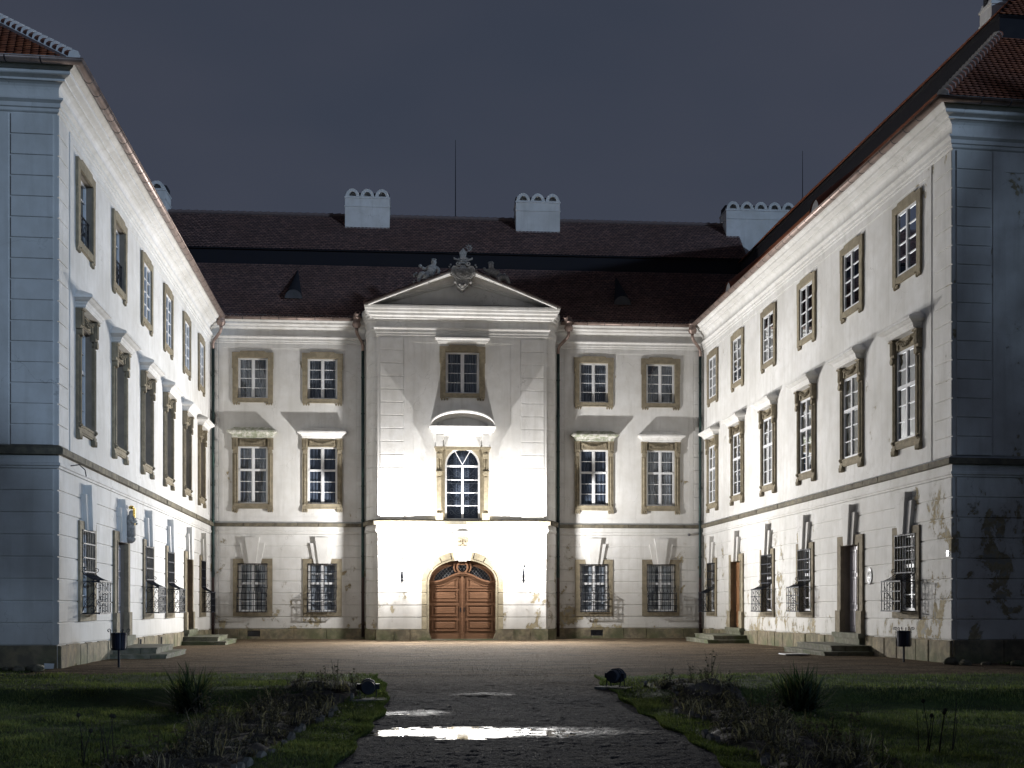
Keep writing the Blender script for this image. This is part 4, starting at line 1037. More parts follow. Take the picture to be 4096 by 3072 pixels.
aw = m.build("window", GATESTONE, main)
m = MB(); m.box(-.86, .86, .0, .12, 8.86, 9.14); m.box(-1.22, -.90, 0, .26, 8.845, 9.36); m.box(.90, 1.22, 0, .26, 8.845, 9.36); m.box(-.9, .9, 0, .13, 9.14, 9.40)
EN = [(0, 9.36), (.22, 9.36), (.22, 9.42), (.30, 9.46), (.32, 9.50), (.42, 9.54), (.44, 9.62), (.50, 9.66), (.52, 9.74), (0, 9.80)]
m.sweep([(-1.0, 0), (-1.0, .02), (1.0, .02), (1.0, 0)], EN)
m.build("window_entablature", PLASTER, aw)
m = MB(); a_, r_ = 1.50, 0.80; T = np.linspace(0.03, pi - .03, 25)
def seg(a, z, r, t): return (a * cos(t), z + r * sin(t))
prof = [(1.50, .74, .54), (1.46, .68, .54), (1.40, .62, .50), (1.32, .52, .36), (1.24, .46, .30), (1.16, .42, .12)]
for i in range(24):
    for j in range(len(prof) - 1):
        (a0, r0, v0), (a1, r1, v1) = prof[j], prof[j + 1]
        p0, p1 = seg(a0, 9.74, r0, T[i]), seg(a0, 9.74, r0, T[i + 1]); q0, q1 = seg(a1, 9.74, r1, T[i]), seg(a1, 9.74, r1, T[i + 1])
        m.quad((p0[0], v0, p0[1]), (p1[0], v0, p1[1]), (q1[0], v1, q1[1]), (q0[0], v1, q0[1]))
    p0, p1 = seg(1.50, 9.74, .74, T[i]), seg(1.50, 9.74, .74, T[i + 1]); m.quad((p0[0], 0, p0[1]), (p1[0], 0, p1[1]), (p1[0], .54, p1[1]), (p0[0], .54, p0[1]))
m.add([(seg(1.25, 9.74, .5, t)[0], .10, seg(1.25, 9.74, .5, t)[1]) for t in T], [tuple(range(25))])
m.build("segmental_pediment", PLASTER, aw)
m = MB(); vA = -.10
for i in range(20): m.prism([A2[i], A1[i], A1[i + 1], A2[i + 1]], vA - .06, vA + .02)
m.frame(-.80, .80, 5.50, 8.02, .085, vA - .06, vA + .02); m.box(-.05, .05, vA - .05, vA + .03, 5.58, 7.94)
for i in range(1, 4): z = 5.58 + (7.94 - 5.58) * i / 4; m.box(-.72, .72, vA - .04, vA + .005, z - .02, z + .02)
for t in (radians(62), radians(118)): m.tube([(0, vA, 8.05), (.74 * cos(t), vA, 8.02 + .74 * sin(t))], .022, 4)
m.build("casement", WPAINT, aw)
for i in range(4):
    for s_ in (-1, 1):
        z0, z1 = 5.58 + .59 * i, 5.58 + .59 * (i + 1); a, b = sorted((s_ * .05, s_ * .72)); q = MB(); q.quad((a, vA - .03, z0), (b, vA - .03, z0), (b, vA - .03, z1), (a, vA - .03, z1)); q.build("pane", GLASS, aw)
for (ta, tb) in ((0, 62), (62, 118), (118, 180)):
    q = MB(); pts = [(0, 8.03)] + [(.74 * cos(t), 8.03 + .72 * sin(t)) for t in np.radians(np.linspace(ta, tb, 8))]; q.add([(x, vA - .03, z) for x, z in pts], [tuple(range(len(pts)))]); q.build("pane", GLASS, aw)
m = MB(); vg = -.24
for s_ in (-1, 1):
    for (cu, cz, r, tn, st, sg) in ((.22, 7.62, .16, 1.3, 0, 1), (.52, 7.45, .15, 1.3, pi, -1), (.22, 7.1, .16, 1.3, pi, 1), (.5, 6.9, .16, 1.2, 0, -1), (.22, 6.5, .16, 1.3, 0, 1), (.52, 6.35, .15, 1.3, pi, -1), (.2, 5.95, .15, 1.3, pi, 1), (.5, 5.85, .14, 1.2, 0, 1), (.25, 8.25, .12, 1.2, 0, 1), (.5, 8.2, .11, 1.2, pi, -1)):
        m.tube([(s_ * a, vg, b) for a, b in spiral((cu, cz), r, tn, st, sg, 14)], .009, 4)
    for k_ in range(4): m.tube([(s_ * (.06 + .6 * t), vg, 5.7 + .6 * k_ + .5 * t * t) for t in np.linspace(0, 1, 6)], .008, 4)
m.box(-.7, .7, vg - .01, vg + .01, 6.30, 6.32); m.box(-.72, .72, vg - .01, vg + .01, 7.2, 7.22)
m.tube([(0, vg, 8.2), (0, vg, 8.5)], .012, 4); m.tube([(-.1, vg, 8.38), (.1, vg, 8.38)], .012, 4)
m.build("scroll_grille", ZINC, aw)

m = MB()
for k in range(24):
    ua, ub = -.72 + 1.44 * k / 24, -.72 + 1.44 * (k + 1) / 24; m.quad((ua, -.36 + .02 * (k % 2), 5.5), (ub, -.36 + .02 * ((k + 1) % 2), 5.5), (ub, -.36 + .02 * ((k + 1) % 2), 8.8), (ua, -.36 + .02 * (k % 2), 8.8))
m.build("curtain", NAVY, aw)  # added sheet, stands in for the blue-grey tone reflected in the arched panes
# top window of the bay with its straight hood
tw = upper_window(main, (0, 0, 0), -0.14, 0.25, CURT); tw.scale = (1.1, 1, 1)
m = MB(); TH = [(0, 13.56), (.06, 13.57), (.09, 13.62), (.13, 13.64), (.15, 13.70), (.20, 13.74), (.22, 13.80), (0, 13.83)]
m.sweep([(-.92, 0), (-.92, .05), (.92, .05), (.92, 0)], TH); m.box(-.92, .92, 0, .05, 13.56, 13.82); m.build("window_hood", PLASTER, tw)

# gable over the bay
AP, EU = 16.92, 4.28; SL = (AP - 15.20) / EU
for s_ in (-1, 1):
    m = MB(); pr = [(-.12, 0), (.66, 0), (.66, -.07), (.58, -.10), (.56, -.16), (.44, -.19), (.30, -.26), (.20, -.36), (.16, -.40), (.16, -.46), (.06, -.50), (.04, -.56), (-.12, -.56)]
    vs = []
    for u in (0.0, EU):
        z = AP - SL * u
        for (v, dz) in pr: vs.append((s_ * u, v, max(z + dz, 15.19 if dz < -.11 else 0)))
    k = len(pr); m.add(vs, [(i, i + 1, k + i + 1, k + i) for i in range(k - 1)] + [tuple(range(k)), tuple(range(k, 2 * k))]); m.build("raking_cornice", PLASTER, main)
m = MB(); m.add([(-4.3, -.10, 15.1), (4.3, -.10, 15.1), (0, -.10, AP - .1)], [(0, 1, 2)]); m.build("tympanum", PLASTER, main)
m = MB(); m.box(-4.3, 4.3, -.2, .55, 15.195, 15.215); m.build("tympanum_ledge", BLACKROOF, main)
for s_ in (-1, 1):
    m = MB(); e0, e1, a0, a1 = (s_ * 4.46, .72, 15.17), (s_ * 4.46, -6.0, 15.17), (0, .72, AP + .04), (0, -6.0, AP + .04); m.quad(e0, e1, a1, a0)
    q = MB(); q.add([e0, a0, (0, .72, AP - .03), (s_ * 4.46, .72, 15.10)], [(0, 1, 2, 3)]); q.build("verge_board", COPPER, main)
    m.build("gable_roof", BLACKROOF, main)
    roof_tiles(main, "roof_tiles", (s_ * 4.46, .72, 15.19), (s_ * 4.46, -4.5, 15.19), (0, .72, AP + .06), (0, -4.5, AP + .06), 31 + s_, mat=TILEDIM)
    gp_ = [(-4.45, -1.9), (-4.2, -.6)] if s_ < 0 else [(4.2, -.6), (4.45, -1.9)]
    gutter(main, gp_, 15.02, 0.60, .09, .5)
for (u, v, uh, vh) in ((-11.56, -1.84, -11.09, -1.25), (-4.62, -1.80, -4.88, -1.22), (4.62, -1.80, 5.05, -1.22), (11.50, -1.84, 10.98, -1.25)):
    downpipe(main, u, v, uh, vh)

# main roof: lower slope, step, upper slope
S = 1.04; VE, ZE = VR + 0.50, 15.02
LO = 3.25; vs_, zs_ = VE - LO, ZE + S * LO; ST = 0.72; v2, z2 = vs_ + .12, zs_ + ST; UP = 2.30; v3, z3 = v2 - UP, z2 + S * UP
UL, UR = -17.2, 14.6
m = MB(); m.quad((UL, VE, ZE), (UR, VE, ZE), (UR, vs_, zs_), (UL, vs_, zs_)); m.box(UL, UR, vs_ - .5, vs_ + .0, zs_ - .05, z2); m.quad((UL, v2, z2), (UR, v2, z2), (UR, v3, z3), (UL, v3, z3)); m.quad((UL, v3, z3), (UR, v3, z3), (UR, v3 - 6, z3 - 6), (UL, v3 - 6, z3 - 6))
m.box(UL, UR, vs_ - .3, v2 + .02, z2 - .06, z2 + .01)
rf = m.build("roof", BLACKROOF, main)
roof_tiles(main, "roof_tiles", (UL, VE + .06, ZE - .04), (UR, VE + .06, ZE - .04), (UL, vs_, zs_), (UR, vs_, zs_), 1, mat=TILEDIM)
roof_tiles(main, "roof_tiles", (UL, v2 + .05, z2 - .03), (UR, v2 + .05, z2 - .03), (UL, v3, z3), (UR, v3, z3), 2, mat=TILEDIM)
rt = None; x = UL
while x < UR - .4:
    if rt is None:
        m = MB(); m.tube([(0, 0, 0.02), (0.42, 0, 0.05)], [.09, .11], 8); rt = m.build("ridge_tile", RIDGEGREY, rf, (x, v3, z3)); rt0 = rt
    else:
        o = rt0.copy(); COL.objects.link(o); o.location = (x, -v3, z3)
    x += .40
chimney(main, -5.73, -3.49, -7.35, -6.1, 20.3, 22.25, 3); chimney(main, 2.95, 5.21, -7.35, -6.1, 20.3, 22.25, 3)
chimney(main, 13.9, 18.3, -7.45, -6.1, 19.8, 22.12, 6); chimney(main, -15.55, -14.68, -7.6, -6.3, 20.3, 22.45, 1)
for (u, v, zt) in ((-.12, v3, 25.6), (18.15, v3 + .2, 25.5)):
    m = MB(); m.tube([(u, v, 20.8), (u, v, 23.6), (u, v, zt)], [.03, .022, .012], 5); m.tube([(u, v, 20.8), (u, v, 21.6)], .05, 5); m.build("lightning_rod", IRON, main)
for (u, vv) in ((-7.9, 0), (7.8, 0)):
    k0 = .98; k1 = 2.85; m = MB(); w = .42; vb, zb = VE - k0 - .15, ZE + S * (k0) ; N = 10
    arc = [(u + w * cos(t), zb + .42 * sin(t)) for t in np.linspace(0, pi, N + 1)]; ta = (u, VE - k1, ZE + S * k1 + .05)
    for i in range(N): m.add([(arc[i][0], vb + .35, arc[i][1] + .05), (arc[i + 1][0], vb + .35, arc[i + 1][1] + .05), ta], [(0, 1, 2)])
    m.build("roof_vent", BLACKROOF, main)
    m = MB(); m.add([(x, vb + .33, z + .05) for x, z in arc] , [tuple(range(N + 1))]); m.build("roof_vent_face", SOOTV, main)

# lightning conductor on the corner strip
m = MB(); m.tube([(-11.32, VR + .12, 14.6), (-11.32, VR + .12, .1)], .011, 4)
for z in np.arange(.9, 13.6, 1.04): m.tube([(-11.32, VR, z), (-11.32, VR + .13, z)], .012, 4); m.tube([(-11.52, VR + .02, z + .3), (-11.32, VR + .1, z)], .006, 3)
m.build("lightning_conductor", ZINC, main)

# ================================================================== SIDE WINGS
def wing(side):
    left = side < 0
    fr = FL if left else FR; Ln = LEN_L if left else LEN_R
    lab = "left wing of the white palace with deep shaded window recesses and a bluish garden front" if left else "right wing of the white palace with flaking plaster and white casements"
    root = empty("palace_range", (fr[0], fr[1], 0), fr[2], label=lab, cat="building", group="wings of the courtyard palace")
    WARPED[root.name] = wing_warp(left)
    P1 = PLASTER; PG = PLASTER if left else PEELR; PU = PLASTER if left else PEELU
    u0, u1 = (-Ln, 0.0) if left else (0.0, Ln)
    UW = UW_L if left else UW_R; UG = UG_L if left else UG_R
    DO = (1, 4)
    hs = [upper_hole(c) for c in UW] + [noble_hole(c) for c in UW] + [(door_hole if i in DO else ground_hole)(c) for i, c in enumerate(UG)]
    m = MB(); wall_sheet(m, u0, u1, -.3, 14.9, 0, hs, reveal=False)
    FD = 15.0; TL = 0.0 if left else 0.061 * FD
    fe = (u0, -FD) if left else (u1 - TL, -FD); fc = (u0, -.0) if left else (u1, 0)
    m.build("wall", PG, root)
    # garden front, set back 3 cm beside the corner strip
    m = MB(); m.quad((fc[0], 0, -.3), (fe[0], -FD, -.3), (fe[0], -FD, 14.9), (fc[0], 0, 14.9)); m.build("garden_front_wall", PLASTER if left else PEELR, root)
    # path running garden side first
    if left: path = [(u0, -FD), (u0, 0), (u1 + .4, 0)]
    else: path = [(u0 - .4, 0), (u1, 0), (u1 - TL, -FD)]
    for nm, pr in (("cornice", CORN), ("moulding", MOLD)):
        q = MB(); q.sweep(path, pr); q.build(nm, PLASTER, root)
    # belt course stones along the court, one dark sandstone course on the garden front
    run_blocks(root, "belt_stone", u0 + (-.16 if left else .1), u1 + (.16 if not left else -.1), 5.28, 5.445, -.02, .16, BELT, .8, 1.5, 3 if left else 4, c=.010)
    q = MB(); fp = path[:2] if left else path[1:]
    q.sweep(fp, [(0, 5.28), (.16, 5.28), (.16, 5.44), (0, 5.50)]); q.build("belt_stone", BELT, root)
    q = MB(); q.sweep(path, [(0, 5.447), (.15, 5.447), (.13, 5.47), (0, 5.53)]); q.build("belt_flashing", BELT if left else ZINC, root)
    gaps = []
    for i, c in enumerate(UG): gaps.append((c - 1.11, c + 1.11, .3, 1.29) if i in DO else None)
    gaps = [g for g in gaps if g] + [((c - 1.08, c + 1.08, 1.1, 3.78) if i in DO else (c - .905, c + .905, 1.075, 3.78)) for i, c in enumerate(UG)]
    courses(root, u0 + (0 if left else .3), u1 - (0 if not left else .3), gaps, PG)
    # corner quoins
    if left: quoins(root, -Ln + .002, -26.20, PLASTER, step=.51)
    else: quoins(root, 25.20, Ln - .002, PU, step=.51)
    if left: panel_border(root, -25.98, -.4, 5.52, 13.86, .30, P1)
    else: panel_border(root, .4, 24.98, 5.52, 13.86, .30, PU)
    # garden front: courses, quoins and panel
    def fpt(d): return (u0, -d) if left else (u1 - TL * d / FD, -d)
    def fsweep(d0, d1, prof, name, mat):
        a, b = fpt(d0), fpt(d1); q = MB(); q.sweep([b, a] if left else [a, b], prof); q.build(name, mat, root)
    for i in range(8):
        z0, z1 = ZC[i] + .012, ZC[i + 1] - .022; fsweep(.10, FD, [(0, z0), (.028, z0), (.036, z0 + .008), (.036, z1 - .008), (.028, z1), (0, z1)], "plaster_course", PG)
    nq = 16; st = (13.84 - 5.52) / nq
    for i in range(nq):
        z0, z1 = 5.52 + i * st + .012, 5.52 + (i + 1) * st - .014; fsweep(.10, 1.05, [(0, z0), (.027, z0), (.035, z0 + .008), (.035, z1 - .008), (.027, z1), (0, z1)], "quoin_block", PLASTER)
    fsweep(1.12, 1.48, [(0, 5.55), (.022, 5.55), (.022, 13.84), (0, 13.84)], "panel_border", PLASTER); fsweep(1.48, FD, [(0, 13.3), (.022, 13.3), (.022, 13.84), (0, 13.84)], "panel_border", PLASTER)
    # plinth
    skip = [(UG[i] - 1.15, UG[i] + 1.15) for i in DO]
    run_blocks(root, "plinth_stone", u0 + .02, u1, -.3, .498, -.05, .07, PLINTH, .55, 1.35, 13 if left else 15, skip=sorted(skip), c=.03, top_jit=.035)
    d = .0
    rnd = random.Random(5)
    while d < FD - .5:
        w = rnd.uniform(.9, 1.7); fsweep(d + .01, d + w - .01, [(0, -.3), (.05, -.3), (.062, -.28), (.062, .47), (.05, .495), (0, .495)], "plinth_stone", PLINTH); d += w
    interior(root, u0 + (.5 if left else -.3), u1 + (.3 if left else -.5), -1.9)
    # windows
    for i, c in enumerate(UW):
        if left:
            deep = i < 2
            upper_window(root, (c, 0, 0), -.12 if deep else .02, .34 if deep else .25, NAVY if deep else (CURT if i % 2 else NAVY), railing=deep)
            noble_window(root, (c, 0, 0), -.14 if i == 0 else -.20, .36, CURT if i % 2 else NAVY)
        else:
            cv = {0: BLIND, 1: NAVY, 2: CURT, 3: NAVY, 4: CURT, 5: BLIND}[i]  # pale curtain at the near window stands in for its hazy, reflecting panes
            upper_window(root, (c, 0, 0), .03, .25, cv); noble_window(root, (c, 0, 0), .03, .25, {0: BLIND, 1: CURT, 2: NAVY, 3: CURT, 4: NAVY, 5: BLIND}[i])
    for i, c in enumerate(UG):
        if i in DO:
            lm = {(True, 1): DOORG, (True, 4): DOORB, (False, 1): DOORG, (False, 4): DOORW}[(left, i)]
            wing_door(root, (c, 0, 0), lm, PLASTER, dv=(-.13 if i == 1 else -.20) if left else (-.20 if i == 1 else -.14))
        else:
            ground_window(root, (c, 0, 0), PLASTER, BLIND if (i + (not left)) % 2 else NAVY)
    # cellar vents in the plinth
    if left:
        for c in (-17.4, -13.6):
            q = MB(); q.frame(c - .22, c + .22, .08, .46, .05, .05, .10); q.build("cellar_vent_frame", STONE, root)
            q = MB(); q.quad((c - .17, .074, .13), (c + .17, .074, .13), (c + .17, .074, .41), (c - .17, .074, .41))
            for j in range(6): q.box(c - .15 + j * .055, c - .14 + j * .055, .074, .09, .13, .41)
            q.build("cellar_vent", IRON, root)
    gutter(root, path, clip=.80); flashing(root, path)
    # roof with hip on the garden side
    S = .82 if left else 1.04; LO = 3.15; ZE = 15.02; E = .50; STP = .62
    if left:
        A = (u0 - E, E); B = (3.5, E); G = (u0 - E, -FD)
        T1 = (u0 - E + LO, E - LO); TB = (3.5, E - LO); TG = (u0 - E + LO, -FD)
    else:
        A = (u1 + E, E); B = (-3.5, E); G = (u1 + E - TL, -FD)
        T1 = (u1 + E - LO, E - LO); TB = (-3.5, E - LO); TG = (u1 + E - LO - TL, -FD)
    zt = ZE + S * LO; z2 = zt + STP
    q = MB(); q.quad((*A, ZE), (*B, ZE), (*TB, zt), (*T1, zt)); q.quad((*A, ZE), (*G, ZE), (*TG, zt), (*T1, zt))
    sg = 1 if left else -1
    # step band and upper slopes up to the ridge
    o = .10; T2 = (T1[0] - sg * o, T1[1] + o); TB2 = (TB[0], TB[1] + o); TG2 = (TG[0] - sg * o, TG[1]); UPr = 2.6 if left else 1.3
    R1 = (T2[0] + sg * UPr, T2[1] - UPr); RB_ = (TB2[0], TB2[1] - UPr); z3 = z2 + S * UPr; RG = (TG2[0] + sg * UPr, TG2[1])
    q.quad((*T1, zt - .02), (*TB, zt - .02), (*TB, z2), (*T1, z2)); q.quad((*T1, zt - .02), (*TG, zt - .02), (*TG, z2), (*T1, z2))
    q.quad((*T1, z2 - .05), (*TB, z2 - .05), (*TB2, z2), (*T2, z2)); q.quad((*T1, z2 - .05), (*TG, z2 - .05), (*TG2, z2), (*T2, z2))
    q.quad((*T2, z2), (*TB2, z2), (*RB_, z3), (*R1, z3)); q.quad((*T2, z2), (*TG2, z2), (*RG, z3), (*R1, z3)); q.quad((*RB_, z3), (*R1, z3), (R1[0], R1[1] - 6, z3 - 4), (RB_[0], RB_[1] - 6, z3 - 4))
    rf = q.build("roof", BLACKROOF, root)
    def tl(a, b, c, d_, sd):
        roof_tiles(root, "roof_tiles", a, b, c, d_, sd)
    if left:
        tl((*G, ZE), (*A, ZE), (*TG, zt), (*T1, zt), 11); tl((*A, ZE), (*B, ZE), (*T1, zt), (*TB, zt), 12); tl((*TG2, z2), (*T2, z2), (*RG, z3), (*R1, z3), 13)
    else:
        tl((*A, ZE), (*G, ZE), (*T1, zt), (*TG, zt), 14); tl((*B, ZE), (*A, ZE), (*TB, zt), (*T1, zt), 15); tl((*TB2, z2), (*T2, z2), (*RB_, z3), (*R1, z3), 16); tl((*T2, z2), (*TG2, z2), (*R1, z3), (*RG, z3), 17)
    # hip tiles bedded in white mortar
    n = int(sqrt(2 * LO * LO + (S * LO) ** 2) / .30); a = np.array((*A, ZE + .05)); b = np.array((*T1, zt + .05)); d3 = (b - a) / n
    for i in range(n):
        p = a + d3 * i; e2 = p + d3 * 1.12; q = MB(); q.tube([tuple(p + np.array((0, 0, .045))), tuple(e2 + np.array((0, 0, .015)))], [.125, .095], 8); q.build("hip_tile", RIDGE, rf)
        q = MB(); q.tube([tuple(p - d3 * .02 + np.array((0, 0, .045))), tuple(p + d3 * .09 + np.array((0, 0, .045)))], [.155, .148], 8); q.build("hip_mortar", MORTAR, rf)
    if left: q = MB(); q.tube([tuple(a + np.array((-.06, -.13 , -.04))), tuple(b + np.array((-.06, -.13, -.04)))], .055, 5); q.build("hip_mortar", MORTAR, rf)
    if not left:
        q = MB()
        chimney(root, 0, 4.6, -.72, 0, 16.5, 20.0, 6, turn=(22.3, -3.05))
        for (c, sc) in ((15.5, 1.0), (4.2, 1.0)):
            q = MB(); k = .60; N = 12; w = .50
            arc = [(c + w * cos(t), ZE + S * k - .05 + .50 * sin(t)) for t in np.linspace(0, pi, N + 1)]
            q.add([(x, E - k + .0, z) for x, z in arc], [tuple(range(N + 1))]); fo = q.build("dormer_face", SOOTG, root)
            q = MB(); kk = 2.9
            for i in range(N): q.add([(arc[i][0], E - k + .06, arc[i][1]), (arc[i + 1][0], E - k + .06, arc[i + 1][1]), (c, E - kk, ZE + S * kk)], [(0, 1, 2)])
            q.build("dormer_roof", TILE, root)
    return root
left_wing = wing(-1); right_wing = wing(1)

# ================================================================== THINGS ON THE WALLS
def local_root(name, fr, u, v, z, **k):
    x, y, _ = toworld(fr, u, v)
    if fr is not FF:
        q = 3.8 if name == "saint_statue" else 0.0; z = wing_warp(fr is FL)(u, z + q) - q
    return empty(name, (x, y, z), fr[2], **k)

# lit wall lanterns
CLEAR = NT("clear_lantern_glass"); _t = CLEAR.n("ShaderNodeBsdfTransparent"); _t.inputs[0].default_value = (.96, .97, .98, 1); CLEAR.l(_t.outputs[0], CLEAR.out.inputs[0]); CLEAR = CLEAR.m
def lantern(u, label):
    r = local_root("wall_lantern", FF, u, 0, 0, label=label, cat="wall lantern", group="lit lanterns beside the gate")
    v = 1.18
    m = MB(); m.tube([(0, .03, 2.62), (0, .05, 2.95), (0, .10, 3.20), (0, .32, 3.46), (0, .75, 3.60), (0, 1.08, 3.58), (0, v, 3.64)], .028, 6)
    m.tube([(0, a, b) for a, b in spiral((.34, 3.16), .20, 1.2, pi / 2, 1, 16)], .018, 5); m.tube([(0, a, b) for a, b in spiral((.72, 3.40), .14, 1.2, pi / 2, -1, 14)], .014, 5)
    m.lathe([(.02, 2.86), (.06, 2.92), (.06, 3.02), (.02, 3.08)], (0, .06), 8); m.box(-.05, .05, 0, .05, 2.7, 3.15); m.build("bracket", IRON, r)
    m = MB(); z0, z1, z2 = 3.72, 4.26, 4.42; w0, w1 = .10, .17
    m.lathe([(.02, z0 - .06), (.08, z0 - .03), (.10, z0), (.02, z0 + .02)], (0, v), 8)
    for a in (-1, 1):
        for b in (-1, 1): m.tube([(a * w0, v + b * w0, z0), (a * w1, v + b * w1, z1), (a * .08, v + b * .08, z2)], .008, 4)
    for z, w in ((z0, w0), (z1, w1)): m.tube([(-w, v - w, z), (w, v - w, z), (w, v + w, z), (-w, v + w, z), (-w, v - w, z)], .008, 4)
    m.lathe([(.088, z2 - .03), (.08, z2 - .01), (.04, z2 + .03), (.02, z2 + .05), (.03, z2 + .08), (.006, z2 + .16)], (0, v), 8); m.build("lantern_frame", IRON, r)
    for k in range(4):
        c_, s2 = cos(k * pi / 2), sin(k * pi / 2); f = lambda a, b, z: (a * c_ - b * s2, v + a * s2 + b * c_, z)
        m = MB(); m.quad(f(-w0, w0, z0), f(w0, w0, z0), f(w1, w1, z1), f(-w1, w1, z1)); m.add([f(-w1, w1, z1), f(w1, w1, z1), f(0, 0, z2)], [(0, 1, 2)]); m.build("lantern_glass", CLEAR, r)
    m = MB(); m.lathe([(.02, 3.92), (.07, 3.97), (.085, 4.05), (.07, 4.13), (.02, 4.18)], (0, v), 12); m.build("lamp_globe", BULB, r, smooth=True)
    for (nm, ty, e) in (("lantern_glow", "POINT", LAMP_W), ("lantern_wing_fill", "SPOT", SPOT_W)):  # point for the globe, plus an added spot that brightens the wings
        d = bpy.data.lights.new(nm, ty); d.energy = e; d.color = (1.0, .972, .94); d.shadow_soft_size = .10
        o = bpy.data.objects.new(nm, d); o.location = (0, -v - .0, 4.05); link(o, r)
        if ty == "POINT":
            # made-up emission curve over ray elevation, shaped to even out the wall brightness
            d.use_nodes = True; nt = d.node_tree; em = [q for q in nt.nodes if q.type == "EMISSION"][0]; tc = nt.nodes.new("ShaderNodeTexCoord"); sp = nt.nodes.new("ShaderNodeSeparateXYZ"); mr = nt.nodes.new("ShaderNodeMapRange"); rp = nt.nodes.new("ShaderNodeValToRGB")
            mr.inputs["From Min"].default_value = -1; mr.inputs["From Max"].default_value = 1; nt.links.new(tc.outputs["Normal"], sp.inputs[0]); nt.links.new(sp.outputs["Z"], mr.inputs[0]); nt.links.new(mr.outputs[0], rp.inputs[0]); nt.links.new(rp.outputs[0], em.inputs["Strength"])
            el = rp.color_ramp.elements; vals = [(0, .22), (.35, .26), (.50, .36), (.62, .55), (.80, 1.0), (1.0, 1.0)]
            while len(el) < len(vals): el.new(.5)
            for q, (ps, vv) in zip(el, vals): q.position = ps; q.color = (vv, vv, vv, 1)
        if ty == "SPOT":
            d.spot_size = radians(176); d.spot_blend = 1.0; o.rotation_euler = (radians(86), 0, radians(180) * 0)
            o.rotation_euler = (-radians(86), 0, 0)     # facing away from the facade
            d.shadow_soft_size = .10
    return r
lantern(-2.76, "glaring lit lantern on its scrolled bracket left of the brown gate"); lantern(2.80, "glaring lit lantern on its scrolled bracket right of the brown gate")

def skin_obj(name, mat, joints, edges, parent, sub=2, **k):
    names = list(joints); me = bpy.data.meshes.new(name); me.from_pydata([(joints[n][0], -joints[n][1], joints[n][2]) for n in names], [(names.index(a), names.index(b)) for a, b in edges], [])
    o = bpy.data.objects.new(name, me); link(o, parent); tag(o, **k)
    md = o.modifiers.new("skin", "SKIN"); md.use_smooth_shade = True
    for i, n in enumerate(names):
        r = joints[n][3]; me.skin_vertices[0].data[i].radius = (r, r); me.skin_vertices[0].data[i].use_root = (i == 0)
    sb = o.modifiers.new("smooth", "SUBSURF"); sb.levels = sub; sb.render_levels = sub
    me.materials.append(mat); return o

